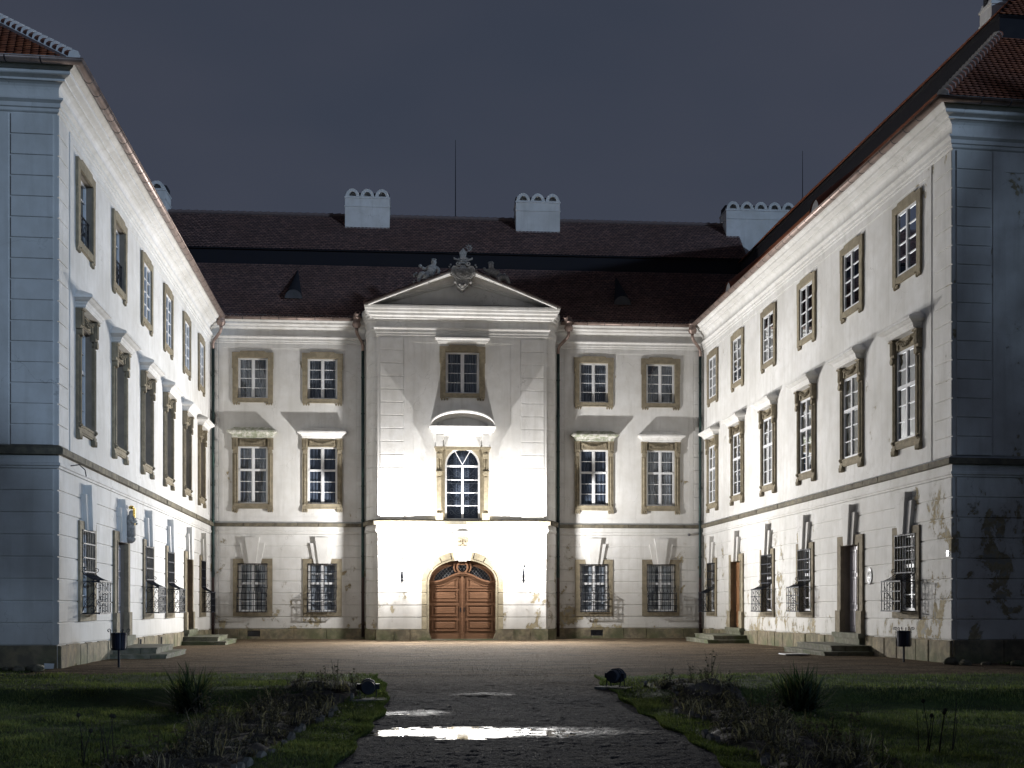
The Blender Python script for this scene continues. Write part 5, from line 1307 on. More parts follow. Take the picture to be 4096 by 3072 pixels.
def cherub(side):
    lab = ("weathered grey stone cherub reclining on the left slope of the gable" if side < 0 else "weathered grey stone cherub on the right slope, hand raised to its face")
    r = local_root("cherub_statue", FF, 0, 0.36, 0, label=lab, cat="statue", group="stone cherubs on the gable")
    k = .00216; ox, oz = 1126, 15.90
    def J(x, y, v, rad): return ((x - ox) * k, v, oz + (1000 - y) * k, rad * 1.22)
    if side < 0:
        j = dict(pelvis=J(385, 690, .0, .155), belly=J(440, 640, .03, .165), chest=J(500, 545, .06, .17), neck=J(515, 480, .05, .08), skull=J(518, 415, .06, .118), crown=J(512, 372, .04, .085),
                 shr=J(425, 520, .04, .085), elr=J(330, 560, -.03, .065), har=J(262, 510, -.02, .05), shl=J(585, 525, .06, .085), ell=J(628, 600, .10, .065), hal=J(600, 668, .16, .05),
                 hipa=J(330, 690, .06, .13), knea=J(245, 670, .20, .10), shina=J(205, 780, .16, .075), foota=J(200, 885, .2, .055), toea=J(200, 905, .30, .04),
                 hipb=J(360, 720, .12, .12), kneb=J(375, 735, .28, .095), shinb=J(310, 790, .22, .07), footb=J(255, 815, .2, .05))
    else:
        j = dict(pelvis=J(1930, 690, .0, .155), belly=J(1830, 660, .03, .16), chest=J(1735, 590, .05, .165), neck=J(1725, 510, .05, .08), skull=J(1718, 445, .05, .125), crown=J(1712, 400, .03, .09),
                 shr=J(1665, 575, .10, .08), elr=J(1600, 585, .16, .062), har=J(1562, 510, .14, .052), shl=J(1790, 580, -.02, .085), ell=J(1850, 610, -.08, .065), hal=J(1930, 640, -.1, .05),
                 hipa=J(1890, 730, .12, .12), knea=J(1860, 745, .28, .095), shina=J(1900, 830, .24, .07), foota=J(1985, 895, .22, .05), toea=J(2030, 890, .3, .04),
                 hipb=J(1985, 710, .02, .13), kneb=J(2050, 715, .14, .10), shinb=J(2085, 800, .1, .075), footb=J(2110, 880, .08, .055))
    ed = [("pelvis", "belly"), ("belly", "chest"), ("chest", "neck"), ("neck", "skull"), ("skull", "crown"), ("chest", "shr"), ("shr", "elr"), ("elr", "har"), ("chest", "shl"), ("shl", "ell"), ("ell", "hal"),
          ("pelvis", "hipa"), ("hipa", "knea"), ("knea", "shina"), ("shina", "foota"), ("foota", "toea") if "toea" in j else ("foota", "shina"), ("pelvis", "hipb"), ("hipb", "kneb"), ("kneb", "shinb"), ("shinb", "footb")]
    skin_obj("figure", STATUE, j, ed, r)
    # curls of hair, face
    m = MB(); hx, hv, hz, _ = j["skull"]; rnd = random.Random(4 + side)
    for i in range(16):
        a = rnd.uniform(0, 2 * pi); b = rnd.uniform(.1, 1.3); q = (hx + .11 * cos(a) * cos(b), hv - .02 + .09 * sin(a) * cos(b) * (-1 if sin(a) > 0 else 1), hz + .05 + .11 * sin(b)); m.lathe([(.012, -.03), (.04, -.015), (.04, .015), (.012, .03)], (q[0], q[1]), 6, base=q[2])
    m.build("hair_curls", STATUE, r, smooth=True)
    m = MB(); m.lathe([(.004, .0), (.022, .02), (.012, .05)], (hx, hv + .115), 6, base=hz - .03); m.box(hx - .03, hx + .03, hv + .10, hv + .118, hz - .062, hz - .05)
    for e_ in (-1, 1): m.box(hx + e_ * .042 - .014, hx + e_ * .042 + .014, hv + .095, hv + .112, hz + .018, hz + .03)
    m.build("face", STATUE, r)
    # drapery and rocky seat, wing and shell
    m = MB(); rnd = random.Random(9 + side)
    if side < 0: dr = [(600, 690), (540, 715), (470, 700), (440, 770), (395, 830), (340, 800), (330, 740), (420, 700), (520, 670)]; sh = (232, 500); tail = [(110, 690), (150, 660), (185, 700)]; ob = (110, 835)
    else: dr = [(1530, 660), (1570, 640), (1660, 660), (1700, 720), (1800, 790), (1760, 800), (1680, 750), (1640, 700), (1560, 700)]; sh = (1556, 490); tail = [(2010, 640), (2060, 690), (2020, 700)]; ob = (2100, 830)
    pts = [J(x, y, 0, 0) for x, y in dr]; m.prism([(p[0], p[2]) for p in pts][::-1], -.14, .20)
    for i in range(8):
        t = i / 7; a = pts[int(t * (len(pts) - 2))]; m.tube([(a[0], .2, a[2] + .02), (a[0] + .05, .24, a[2] - .06), (a[0] + .02, .2, a[2] - .14)], .022, 5)
    for (x, y) in tail + [ob]:
        p = J(x, y, 0, 0); m.lathe([(.02, -.08), (.075, -.03), (.07, .04), (.02, .09)], (p[0], -.05), 7, base=p[2])
    if side < 0:
        p = J(*sh, 0, 0); m.lathe([(.01, -.06), (.07, -.02), (.085, .04), (.05, .09)], (p[0], -.02), 8, base=p[2])
    m.build("drapery", STATUE, r, smooth=True)
    return r
cherub(-1); cherub(1)

# coat of arms at the apex
crest = local_root("coat_of_arms", FF, 0, 0.62, 0, label="carved stone coat of arms with mitre and crosier on the tip of the gable", cat="coat of arms")
k_ = .00216
def C(x, y): return ((x - 1126) * k_, 15.90 + (1000 - y) * k_)
def mirror(pts): return pts + [(-a, b) for a, b in pts[::-1]]
m = MB(); half = [C(1126, 800), C(1230, 780), C(1290, 720), C(1345, 650), C(1352, 580), C(1320, 535), C(1275, 515), C(1200, 560), C(1165, 500), C(1126, 505)]
m.prism(mirror(half)[::-1][:-0 or None], -.30, .14); m.build("shield_body", STATUE, crest)
m = MB()
for s_ in (-1, 1):
    pts = [C(1126 + s_ * d, y) for d, y in ((150, 795), (205, 715), (238, 650), (232, 580), (205, 540), (160, 535), (110, 560))]
    m = MB(); m.tube([(a, .16, b) for a, b in pts], .032, 6)
    for i in range(6):
        a = C(1126 + s_ * (222 - 9 * i), 580 + 34 * i); b = C(1126 + s_ * (165 - 10 * i), 590 + 34 * i); m.tube([(a[0], .17, a[1]), (b[0], .13, b[1])], .022, 5)
    c = C(1126 + s_ * 105, 480); m.tube([(a, .18, b) for a, b in spiral(c, .105, 1.35, (pi if s_ > 0 else 0), s_, 18)], .028, 6)
    for (x, y) in ((245, 480), (268, 525), (262, 590), (278, 605), (250, 650), (235, 690)):
        p = C(1126 + s_ * x, y); m.tube([(p[0], -.12, p[1] + .05), (p[0] + s_ * .04, -.02, p[1]), (p[0], .04, p[1] - .05)], [.02, .045, .02], 5)
    m.tube([(C(1126 + s_ * 60, 400)[0], .1, C(0, 400)[1]), (C(1126 + s_ * 190, 375)[0], .14, C(0, 375)[1]), (C(1126 + s_ * 185, 352)[0], .14, C(0, 352)[1])], .04, 6)
    m.tube([(a, .14, b) for a, b in spiral(C(1126 + s_ * 80, 378), .055, 1.2, 0, s_, 12)], .018, 5)
    m.build("scroll_border", STATUE, crest)
m = MB(); fp = [C(990, 570), C(1266, 590), C(1250, 700), C(1126, 770), C(1010, 700)]; m.prism(fp[::-1], .12, .17)
for (x0, x1, y0, y1) in ((1000, 1085, 600, 680), (1160, 1250, 600, 680), (1085, 1155, 650, 710)):
    a, b = C(x0, y1), C(x1, y0); m.frame(a[0], b[0], a[1], b[1], .018, .17, .20)
rnd = random.Random(2)
for i in range(34):
    x, y = rnd.uniform(1010, 1245), rnd.uniform(590, 745)
    if abs(x - 1126) > 120 and y > 700: continue
    p = C(x, y); m.tube([(p[0] - .02, .175, p[1]), (p[0], .20, p[1] + .012), (p[0] + .02, .175, p[1] - .01)], .013, 4)
m.box(C(1170, 0)[0], C(1235, 0)[0], .17, .21, C(0, 668)[1], C(0, 625)[1]); m.build("armorial_field", STATUE, crest)
m = MB()
for i in range(9):
    t = radians(20 + 140 * i / 8); b = C(1130, 392); m.tube([(b[0], .16, b[1] - .02), (b[0] + .16 * cos(t), .16, b[1] + .17 * sin(t))], [.018, .034], 5)
a, b = C(1060, 432), C(1200, 408); m.box(a[0], b[0], .0, .18, a[1], b[1]); m.box(C(1040, 0)[0], C(1220, 0)[0], -.12, .12, C(0, 470)[1], C(0, 425)[1]); m.build("coronet", STATUE, crest)
m = MB(); mp = [C(1070, 320), C(1050, 240), C(1128, 140), C(1202, 240), C(1185, 318)]; m.prism(mp[::-1], -.12, .10)
mi = [C(1082, 300), C(1070, 242), C(1128, 165), C(1184, 242), C(1172, 300)]
for i in range(5): p, q = mi[i], mi[(i + 1) % 5]; m.tube([(p[0], .11, p[1]), (q[0], .11, q[1])], .012, 4)
m.box(C(1100, 0)[0], C(1160, 0)[0], .1, .12, C(0, 240)[1], C(0, 228)[1]); m.build("mitre", STATUE, crest)
m = MB(); c = C(1243, 125); m.tube([(a, .0, b) for a, b in spiral(c, .135, 1.4, -pi / 2 - .3, 1, 24)], [.026 - .0004 * i for i in range(25)], 6)
m.tube([(C(1215, 205)[0], 0, C(0, 205)[1]), (C(1190, 235)[0], -.02, C(0, 235)[1]), (C(1160, 330)[0], -.05, C(0, 330)[1])], .03, 6)
for i in range(7):
    t = -pi / 2 + i * .75; m.tube([(c[0] + .135 * cos(t), 0, c[1] + .135 * sin(t)), (c[0] + .185 * cos(t + .25), 0, c[1] + .185 * sin(t + .25))], [.022, .01], 5)
m.build("crosier", STATUE, crest)
m = MB(); bk = [C(960, 770), C(985, 870), C(1010, 940), C(1060, 970), C(1085, 1000), C(1110, 1003), C(1150, 990), C(1190, 940), C(1235, 905), C(1240, 800), C(1200, 770)]; m.prism(bk[::1], -.55, .06)
for s_ in (-1, 1): p = C(1126 + s_ * 160, 835); m.lathe([(.02, -.5), (.075, -.4), (.075, -.05), (.02, .02)], (p[0], p[1]), 8, axis="v")
for (x, y, r) in ((1110, 930, .10), (1060, 900, .06), (1170, 900, .06)): p = C(x, y); m.lathe([(r * .9, 0), (r, .08), (r * .5, .14), (.01, .15)], (p[0], p[1]), 8, axis="v")
m.build("mask_corbel", STATUE, crest)

# saint above the near left door, wreaths, plaque, sign, cameras
sx = local_root("saint_statue", FL, -20.12, .26, 0, label="small robed saint figure with gilded rays on the keystone above the left door", cat="statue")
m = MB(); m.lathe([(.06, 3.46), (.14, 3.52), (.17, 3.60), (.12, 3.64)], (0, .05), 10); m.build("console", STATUE, sx)
m = MB(); n = 14; rows_ = [(.10, 3.62), (.155, 3.70), (.14, 3.95), (.17, 4.12), (.16, 4.22), (.07, 4.30)]
vs = []
for (r_, z) in rows_:
    for i in range(n): a = 2 * pi * i / n; q = r_ * (1 + .10 * (i % 2)); vs.append((q * cos(a), .06 + q * sin(a) * .9, z))
m.add(vs, [(i * n + j, i * n + (j + 1) % n, (i + 1) * n + (j + 1) % n, (i + 1) * n + j) for i in range(len(rows_) - 1) for j in range(n)]); m.build("robe", STATUE, sx, smooth=True)
j = dict(a=(0, .07, 4.28, .055), b=(.01, .09, 4.40, .075), c=(.01, .08, 4.45, .05), s1=(.13, .08, 4.20, .055), e1=(.19, .16, 4.05, .042), h1=(.05, .24, 4.04, .034), s2=(-.13, .08, 4.20, .055), e2=(-.18, .16, 4.06, .042), h2=(-.03, .25, 4.12, .034))
skin_obj("head_and_arms", STATUE, j, [("a", "b"), ("b", "c"), ("a", "s1"), ("s1", "e1"), ("e1", "h1"), ("a", "s2"), ("s2", "e2"), ("e2", "h2")], sx, 2)
m = MB()
for i in range(20): a = 2 * pi * i / 20; r2 = .30 if i % 2 else .22; m.prism([(.10 * cos(a - .08), 4.38 + .14 * sin(a - .08)), (.10 * cos(a + .08), 4.38 + .14 * sin(a + .08)), (r2 * .75 * cos(a), 4.38 + r2 * 1.25 * sin(a))], -.06, -.03)
m.prism([(-.06, 4.0), (.06, 4.0), (.05, 4.5), (-.05, 4.5)], .14, .20); m.lathe([(.05, 4.47), (.075, 4.50), (.08, 4.55), (.03, 4.58)], (.01, .08), 8); m.build("gilded_rays", GOLD, sx)

def wreath(fr, u, label):
    r = local_root("door_wreath", fr, u, -.36, 1.96, label=label, cat="wreath", group="Christmas wreaths on the doors")
    m = MB(); rnd = random.Random(8)
    m.tube([(.19 * cos(t), .02, .19 * sin(t)) for t in np.linspace(0, 2 * pi, 20)], .05, 6)
    for i in range(150):
        t = rnd.uniform(0, 2 * pi); a = rnd.uniform(0, 2 * pi); p = ((.19 + .04 * cos(a)) * cos(t), .03 + .04 * sin(a), (.19 + .04 * cos(a)) * sin(t)); q = ((.19 + .10 * cos(a)) * cos(t + .2), .04 + .09 * abs(sin(a)), (.19 + .10 * cos(a)) * sin(t + .2)); m.tube([p, q], [.008, .003], 3, False)
    m.build("fir_ring", DARKLEAF, r)
    m = MB()
    for s_ in (-1, 1):
        m.tube([(0, .10, .20), (s_ * .10, .14, .30), (s_ * .15, .13, .24), (s_ * .07, .11, .17), (0, .10, .20)], [.02, .05, .055, .04, .02], 5)
        m.tube([(0, .10, .20), (s_ * .05, .13, .02), (s_ * .10, .12, -.12)], [.02, .035, .03], 4)
    m.build("ribbon_bow", RIBBON, r, smooth=True)
    m = MB()
    for i in range(7): t = -pi / 2 + (i - 3) * .3; m.lathe([(.008, -.03), (.035, 0), (.008, .03)], (.19 * cos(t), .10), 7, base=.19 * sin(t))
    m.build("gilded_balls", GOLD, r, smooth=True)
wreath(FL, -19.75, "dark fir wreath with a white bow on the near left door"); wreath(FR, 18.9, "dark fir wreath with a white bow on the near right door")
pq = local_root("oval_plaque", FR, 20.76, .04, 2.40, label="oval white and black enamel plaque beside the near right door", cat="sign")
ENW = m_simple("white_enamel", (.72, .74, .76), .12, 0, .04, 3); ENB = m_simple("black_enamel", (.02, .02, .025), .12, 0, .1, 3)
def oval(a, b, v0, v1, mt, nm): q = MB(); q.prism([(a * cos(t), b * sin(t)) for t in np.linspace(0, 2 * pi, 29)[:-1]], v0, v1); q.build(nm, mt, pq)
oval(.20, .26, 0, .02, ENB, "plaque_rim"); oval(.18, .24, .018, .026, ENW, "plaque_face")
q = MB(); q.prism([(-.11, .14), (-.05, .11), (0, .17), (.05, .11), (.11, .14), (.09, -.02), (-.09, -.02)], .026, .032); q.box(-.13, .13, .026, .032, -.075, -.055); q.box(-.11, .11, .026, .032, -.11, -.095); q.box(-.08, .08, .026, .032, -.145, -.13); q.build("plaque_print", ENB, pq)
sg_ = local_root("marker_plate", FR, 26.02, .045, 2.86, label="tiny white square plate with a black cross near the right corner", cat="sign")
q = MB(); q.box(-.07, .07, 0, .012, -.07, .07); q.build("plate", ZINC, sg_)
q = MB(); q.prism([(-.055, .05), (0, .015), (.055, .05), (.02, 0), (.055, -.05), (0, -.015), (-.055, -.05), (-.02, 0)][::-1], .012, .016); q.build("cross_print", ENB, sg_)
def seccam(fr, u, v, z, label):
    r = local_root("security_camera", fr, u, v, z, label=label, cat="camera", group="small security cameras"); q = MB(); q.box(-.03, .03, -.02, .10, -.02, .02); q.lathe([(.05, .06), (.06, .10), (.06, .24), (.04, .26)], (0, -.04), 10, axis="v"); q.build("camera_body", CAMERAW, r)
seccam(FF, -4.62, -1.95, 14.05, "small dark security camera under the eaves left of the gabled bay"); seccam(FF, 10.95, -1.98, 5.02, "small dark security camera under the belt course by the right corner pipe")
hk = local_root("iron_hook", FL, -26.04, .02, 5.13, label="bent iron hook sticking out below the belt course of the left wing", cat="hook"); q = MB(); q.tube([(0, 0, 0), (.05, .22, .04), (.12, .34, -.08), (.16, .36, -.24)], .014, 5); q.build("rod", IRON, hk)

# ================================================================== STEPS, BINS, LAMPS IN THE COURT
def steps(fr, ua, ub, dep, zb, label):
    x, y, _ = toworld(fr, (ua + ub) / 2, 0); r = empty("entrance_steps", (x, y, 0), fr[2], label=label, cat="steps", group="stone steps in front of the doors")
    h = (ub - ua) / 2; rnd = random.Random(int(dep * 10))
    for (k, hh, ins) in ((0, .165, 0), (1, .175, .33)):
        z0 = zb + (0 if k == 0 else .165); a, b, dd = -h + ins, h - ins, dep - ins
        # kerb slabs round the rim, flagstones inside
        n = 3
        for i in range(n):
            p0, p1 = a + (b - a) * i / n, a + (b - a) * (i + 1) / n; q = MB(); q.cbox(p0 + .004, p1 - .004, dd - .42, dd, z0 - .35, z0 + hh - .05, .008); q.build("step_stone", STEPST, r)
            q = MB(); q.box(p0 + .004, p1 - .004, dd - .44, dd + .025, z0 + hh - .05, z0 + hh + rnd.uniform(-.003, .003)); q.build("tread_slab", STEPST, r)
        q = MB(); q.box(a, b, .08, dd - .44, z0 - .35, z0 + hh - .05); q.box(a - .02, b + .02, .08, dd - .445, z0 + hh - .05, z0 + hh - .002); q.build("step_core", STEPST, r)
    return r
def gfr(fr, u, v): x, y, _ = toworld(fr, u, v); return gz(x, y)
steps(FL, -21.75, -18.2, 1.62, gfr(FL, -20, 1) - .02, "dark low stone steps at the near left door, behind the left bin")
steps(FL, -8.95, -5.2, 1.75, gfr(FL, -7, 1), "mossy greenish stone steps at the far left door")
steps(FR, 4.1, 7.95, 1.80, gfr(FR, 6, 1), "mossy stone steps at the far right ochre door")
steps(FR, 17.3, 21.15, 1.60, gfr(FR, 19, 1) - .02, "wide grey stone steps with dark risers at the near right door")
pl = empty("metal_plate", (8.62, 35.9, gz(8.6, 35.9) + .03), .1, label="flat pale metal plate lying on the gravel by the near right steps", cat="plate"); q = MB(); q.box(-.38, .38, -.32, .32, 0, .03); q.build("sheet", ZINC, pl)

def bin_(x, y, label):
    r = empty("litter_bin", (x, y, gz(x, y)), .1, label=label, cat="litter bin", group="dark litter bins on posts")
    q = MB(); q.tube([(0, 0, -.1), (0, 0, .50)], .028, 8); q.build("post", IRON, r)
    q = MB(); n = 20
    q.lathe([(.155, .42), (.165, .44), (.185, .84), (.175, .84), (.155, .46)], (0, 0), n); q.build("bin_body", BINM, r, smooth=False)
    q = MB()
    for (rr, z) in ((.172, .46), (.192, .80)): q.tube([(rr * cos(t), rr * sin(t), z) for t in np.linspace(0, 2 * pi, 22)], .009, 4)
    for i in range(8):
        a = 2 * pi * i / 8 + .2; q.tube([(.17 * cos(a), .17 * sin(a), .42), (.205 * cos(a), .205 * sin(a), .50), (.205 * cos(a), .205 * sin(a), .84)] + [((.205 + .035 + .035 * cos(t)) * cos(a), (.205 + .035 + .035 * cos(t)) * sin(a), .90 + .035 * sin(t)) for t in np.linspace(pi, -1.6, 8)], .008, 4)
    q.build("hoop_frame", IRON, r)
bin_(-9.52, 28.45, "dark blue litter bin on a post before the near left steps"); bin_(10.42, 31.25, "dark blue litter bin on a post by the near right window")

def floodlight(x, y, rz, label):
    r = empty("ground_floodlight", (x, y, gz(x, y)), rz, label=label, cat="floodlight", group="unlit floodlights beside the path")
    q = MB(); rnd = random.Random(int(x * 7))
    for i in range(3): q.cbox(-.45 + .3 * i, -.45 + .3 * i + .29, -.35, .35, -.10, .05 + rnd.uniform(-.01, .01)) 
    q.build("stone_base", EDGEST, r)
    r.scale = (.76, .76, .76); q = MB(); a = .17
    for (v, rr) in (): pass
    q.lathe([(.02, -.27), (.155, -.26), (.165, -.20), (.165, -.10), (.19, -.095), (.19, -.07), (.165, -.065), (.165, .02), (.19, .025), (.19, .05), (.165, .055), (.175, .18), (.19, .19), (.19, .22), (.15, .22), (.15, .19), (.02, .19)], (0, .33), 20, axis="v"); q.build("lamp_housing", IRON, r)
    for s_ in (-1, 1): q = MB(); q.box(min(s_ * .17, s_ * .27), max(s_ * .17, s_ * .27), -.08, .08, .27, .40); q.tube([(s_ * .20, -.08, .30), (s_ * .19, -.16, .05)], .016, 4); q.tube([(s_ * .20, .08, .30), (s_ * .19, .16, .05)], .016, 4); q.build("side_bracket", IRON, r)
floodlight(-2.62, 21.4, pi + .12, "dark unlit floodlight on stone slabs left of the path"); floodlight(2.05, 23.3, pi - .5, "ribbed unlit floodlight on legs right of the path")

# ================================================================== GROUND
def fbm(x, y, seed, f0, n=20, lac=1.22, gain=.86):
    rs = np.random.RandomState(seed); out = 0; f = f0; a = 1.0; tot = 0
    for i in range(n):
        t = rs.uniform(0, 2 * pi); ph = rs.uniform(0, 2 * pi); out = out + a * np.sin(f * (x * cos(t) + y * sin(t)) + ph + 1.3 * np.sin(f * .6 * (x * sin(t) - y * cos(t)) + ph * 2)); tot += a; f *= lac; a *= gain
    return out / tot * 2
def sm_np(a, b, q): q = np.clip((q - a) / (b - a), 0, 1); return q * q * (3 - 2 * q)
def gz_np(x, y):
    x = np.asarray(x, float); y = np.asarray(y, float)
    hi = np.where(y > 28, np.maximum(0, .24 - .24 * (y - 28) / 26), .24)
    b = .24 * sm_np(20.6, 21.8, y + .25 * np.sin(x * .8)); p = .24 * sm_np(19.0, 27.5, y); w = sm_np(2.4, 3.6, np.abs(x + .15))
    return np.where(y >= 28, hi, b * w + p * (1 - w))
def xl(y): return np.interp(y, [4, 13.2, 17, 20, 23, 25.7], [-2.0, -2.02, -2.12, -2.2, -2.5, -3.0]) + .05 * np.sin(np.asarray(y) * 2.7)
def xr(y): return np.interp(y, [4, 13.2, 15.5, 22, 24, 25.7], [2.5, 2.5, 2.45, 2.05, 1.85, 1.9]) + .05 * np.sin(np.asarray(y) * 3.1 + 1)
def yb(x): return np.where(x < -10.9, 29.5, np.where(x > 12.6, 30.5 + 0 * x, 25.5)) + .12 * np.sin(x * 1.1) + .08 * np.sin(x * 3.7)
def lump(x, y): return .028 * fbm(x, y, 3, .9, 14) + .012 * fbm(x, y, 5, 5, 8)
def grid_mesh(name, X, Y, Z, mat, **k):
    nr, nc = X.shape; V = np.stack([X, Y, Z], -1).reshape(-1, 3); i = np.arange(nr - 1)[:, None] * nc + np.arange(nc - 1)[None]
    Fq = np.stack([i, i + 1, i + nc + 1, i + nc], -1).reshape(-1, 4); return np_mesh(name, V, Fq, mat, None, None, True, **k)
PUD = [(-.72, 16.72, 1.55, .68, .019), (-1.65, 19.5, .30, .22, .006)]
def pathz(x, y):
    k_ = 1 - sm_np(24.3, 25.3, y); z = gz_np(x, y) + k_ * (.010 * fbm(x, y, 11, 2.2, 12) + .0065 * fbm(x, y, 12, 16, 14))
    for (cx, cy, rx, ry, d) in PUD: z = z - d * np.exp(-((((x - cx) / rx) ** 2 + ((y - cy) / ry) ** 2) ** 1.6))
    return z
s = np.linspace(0, 1, 150); ys = np.concatenate([np.linspace(4, 13, 20)[:-1], np.linspace(13, 18.2, 170)[:-1], np.linspace(18.2, 25.7, 150)])
Yg, Sg = np.meshgrid(ys, s, indexing="ij"); Xg = xl(Yg) * (1 - Sg) + xr(Yg) * Sg
Yg2 = np.where(Yg > 25.0, Yg + (Yg - 25.0) / .7 * (yb(Xg) - 25.7), Yg)
grid_mesh("garden_path", Xg, Yg2, pathz(Xg, Yg2), PATH, kind="structure")
xs = np.linspace(-45, 48, 420); t = np.linspace(0, 1, 90) ** 1.3; Xg, Tg = np.meshgrid(xs, t, indexing="xy"); Yg = yb(Xg) * (1 - Tg) + 70 * Tg
grid_mesh("gravel_courtyard", Xg, Yg, gz_np(Xg, Yg) + .010 * fbm(Xg, Yg, 21, 1.6, 14) * (1 - Tg) * sm_np(0, .02, Tg), GRAVEL, kind="structure")
def lawn(side):
    s = np.linspace(0, 1, 200) ** 1.6; t = np.linspace(0, 1, 240); Tg, Sg = np.meshgrid(t, s, indexing="ij")
    far = -45.0 if side < 0 else 48.0
    Y0 = 4 + Tg * 21.5; edge = xl(Y0) if side < 0 else xr(Y0); X = edge * (1 - Sg) + far * Sg; Y = 4 + Tg * (yb(X) - 4); edge = xl(Y) if side < 0 else xr(Y); X = edge * (1 - Sg) + far * Sg
    d = np.abs(X - edge); Z = gz_np(X, Y) + lump(X, Y) * np.minimum(1, d / .5) + .012 * np.minimum(1, d / .15)
    return grid_mesh("lawn", X, Y, Z, LAWN, kind="structure")
lawn(-1); lawn(1)
V = [(-300, -300, -.35), (300, -300, -.35), (300, 300, -.35), (-300, 300, -.35)]; np_mesh("ground", V, [(0, 1, 2, 3)], LAWN, kind="structure")
grid = np.linspace(-1, 1, 2)
for (cx, cy, rx, ry, d) in PUD:
    lv = float(gz(cx, cy)) - .0075
    n = 28; V = [(cx, cy, lv)] + [(cx + rx * 1.15 * cos(2 * pi * i / n), cy + ry * 1.2 * sin(2 * pi * i / n), lv) for i in range(n)]
    np_mesh("puddle", V, [(0, i + 1, (i + 1) % n + 1) for i in range(n)], WATER, kind="structure")

# loose stones on the path and at the gravel edge
rs = np.random.RandomState(4)
def pebbles(name, N, xf, mat, s0, s1, zf):
    base = np.array([(1, 0, 0), (0, 1, 0), (-1, 0, 0), (0, -1, 0), (0, 0, .7)], float); x, y = xf(N); z = zf(x, y); sc = rs.uniform(s0, s1, N); a = rs.uniform(0, 2 * pi, N)
    B = base[None] * (sc[:, None, None] * rs.uniform(.6, 1.2, (N, 5, 1))); ca, sa = np.cos(a)[:, None], np.sin(a)[:, None]
    P = np.stack([B[..., 0] * ca - B[..., 1] * sa + x[:, None], B[..., 0] * sa + B[..., 1] * ca + y[:, None], B[..., 2] + z[:, None]], -1).reshape(-1, 3)
    i = np.arange(N)[:, None] * 5; Fq = np.concatenate([i + np.array([q]) for q in ((0, 1, 4), (1, 2, 4), (2, 3, 4), (3, 0, 4))]); np_mesh(name, P, Fq, mat, kind="stuff")
def pf(N): y = rs.uniform(12.8, 26, N); t = rs.uniform(0, 1, N); return xl(y) * (1 - t) + xr(y) * t, y
pebbles("path_grit", 4500, pf, PATH, .005, .013, pathz)
def gf(N): y = 25.7 + 20 * rs.uniform(0, 1, N) ** 1.5; return rs.uniform(-11, 13, N), y
pebbles("gravel_stones", 12000, gf, GRAVEL, .008, .022, lambda x, y: gz_np(x, y) + .010 * fbm(x, y, 21, 1.6, 14) - .002)

# grass blades
BEDS = [(-4.4, -2.95, 12.0, 23.4), (2.80, 4.2, 12.0, 23.6)]
def in_bed(x, y, mg=0.0):
    r = np.zeros(len(x), bool)
    for (a, b, c, d) in BEDS: w = .18 * np.sin(y * 1.7 + a); r |= (x > a - mg + w) & (x < b + mg + w * .3) & (y > c) & (y < d)
    return r
def grass(name, N, side, y0, y1, hmin, hmax, wid, seed):
    r_ = np.random.RandomState(seed); u = r_.rand(N); y = y0 + (y1 - y0) * u ** 1.15; lim = y * .47 + 1.5
    e_ = np.where(side < 0, xl(y) + .05, xr(y) - .05); f = r_.rand(N); f = np.where(r_.rand(N) < .25, f ** 3, f); x = np.where(side < 0, e_ - f * np.maximum(.5, lim + e_), e_ + f * np.maximum(.5, lim - e_ + 1))
    ok = (y < yb(x) + .05) & ~in_bed(x, y, -.05); cl = fbm(x, y, 31, 1.7, 10); ok &= (r_.rand(N) < .62 + .38 * np.clip(cl + .4, 0, 1))
    x, y, cl = x[ok], y[ok], cl[ok]; n = len(x); edge = np.where(side < 0, xl(y), xr(y)); d = np.abs(x - edge)
    z = gz_np(x, y) + lump(x, y) * np.minimum(1, d / .5)
    h = r_.uniform(hmin, hmax, n) * (1 + .35 * np.clip(cl, -1, 1)); a = r_.uniform(0, 2 * pi, n); lean = r_.uniform(.1, .7, n) * h; w = wid * r_.uniform(.6, 1.4, n)
    dx, dy = np.cos(a), np.sin(a); px, py = -dy, dx
    P = np.stack([np.stack([x - px * w, y - py * w, z - .01], -1), np.stack([x + px * w, y + py * w, z - .01], -1), np.stack([x + dx * lean * .4 + px * w * .6, y + dy * lean * .4 + py * w * .6, z + h * .6], -1), np.stack([x + dx * lean, y + dy * lean, z + h], -1)], 1).reshape(-1, 3)
    i = np.arange(n)[:, None] * 4; T = np.clip(.45 + .25 * cl + r_.uniform(-.3, .3, n), 0, 1); Fq = np.concatenate([i + np.array([(0, 1, 2)]), i + np.array([(0, 2, 3)])]); np_mesh(name, P, Fq, GRASS, None, np.concatenate([T, T]), kind="stuff")
grass("grass", 110000, -1, 12.6, 21.5, .025, .07, .0042, 1); grass("grass", 110000, 1, 12.6, 21.5, .025, .07, .0042, 2)
grass("grass", 45000, -1, 21.0, 29.6, .03, .07, .007, 3); grass("grass", 45000, 1, 21.0, 30.6, .03, .07, .007, 4)

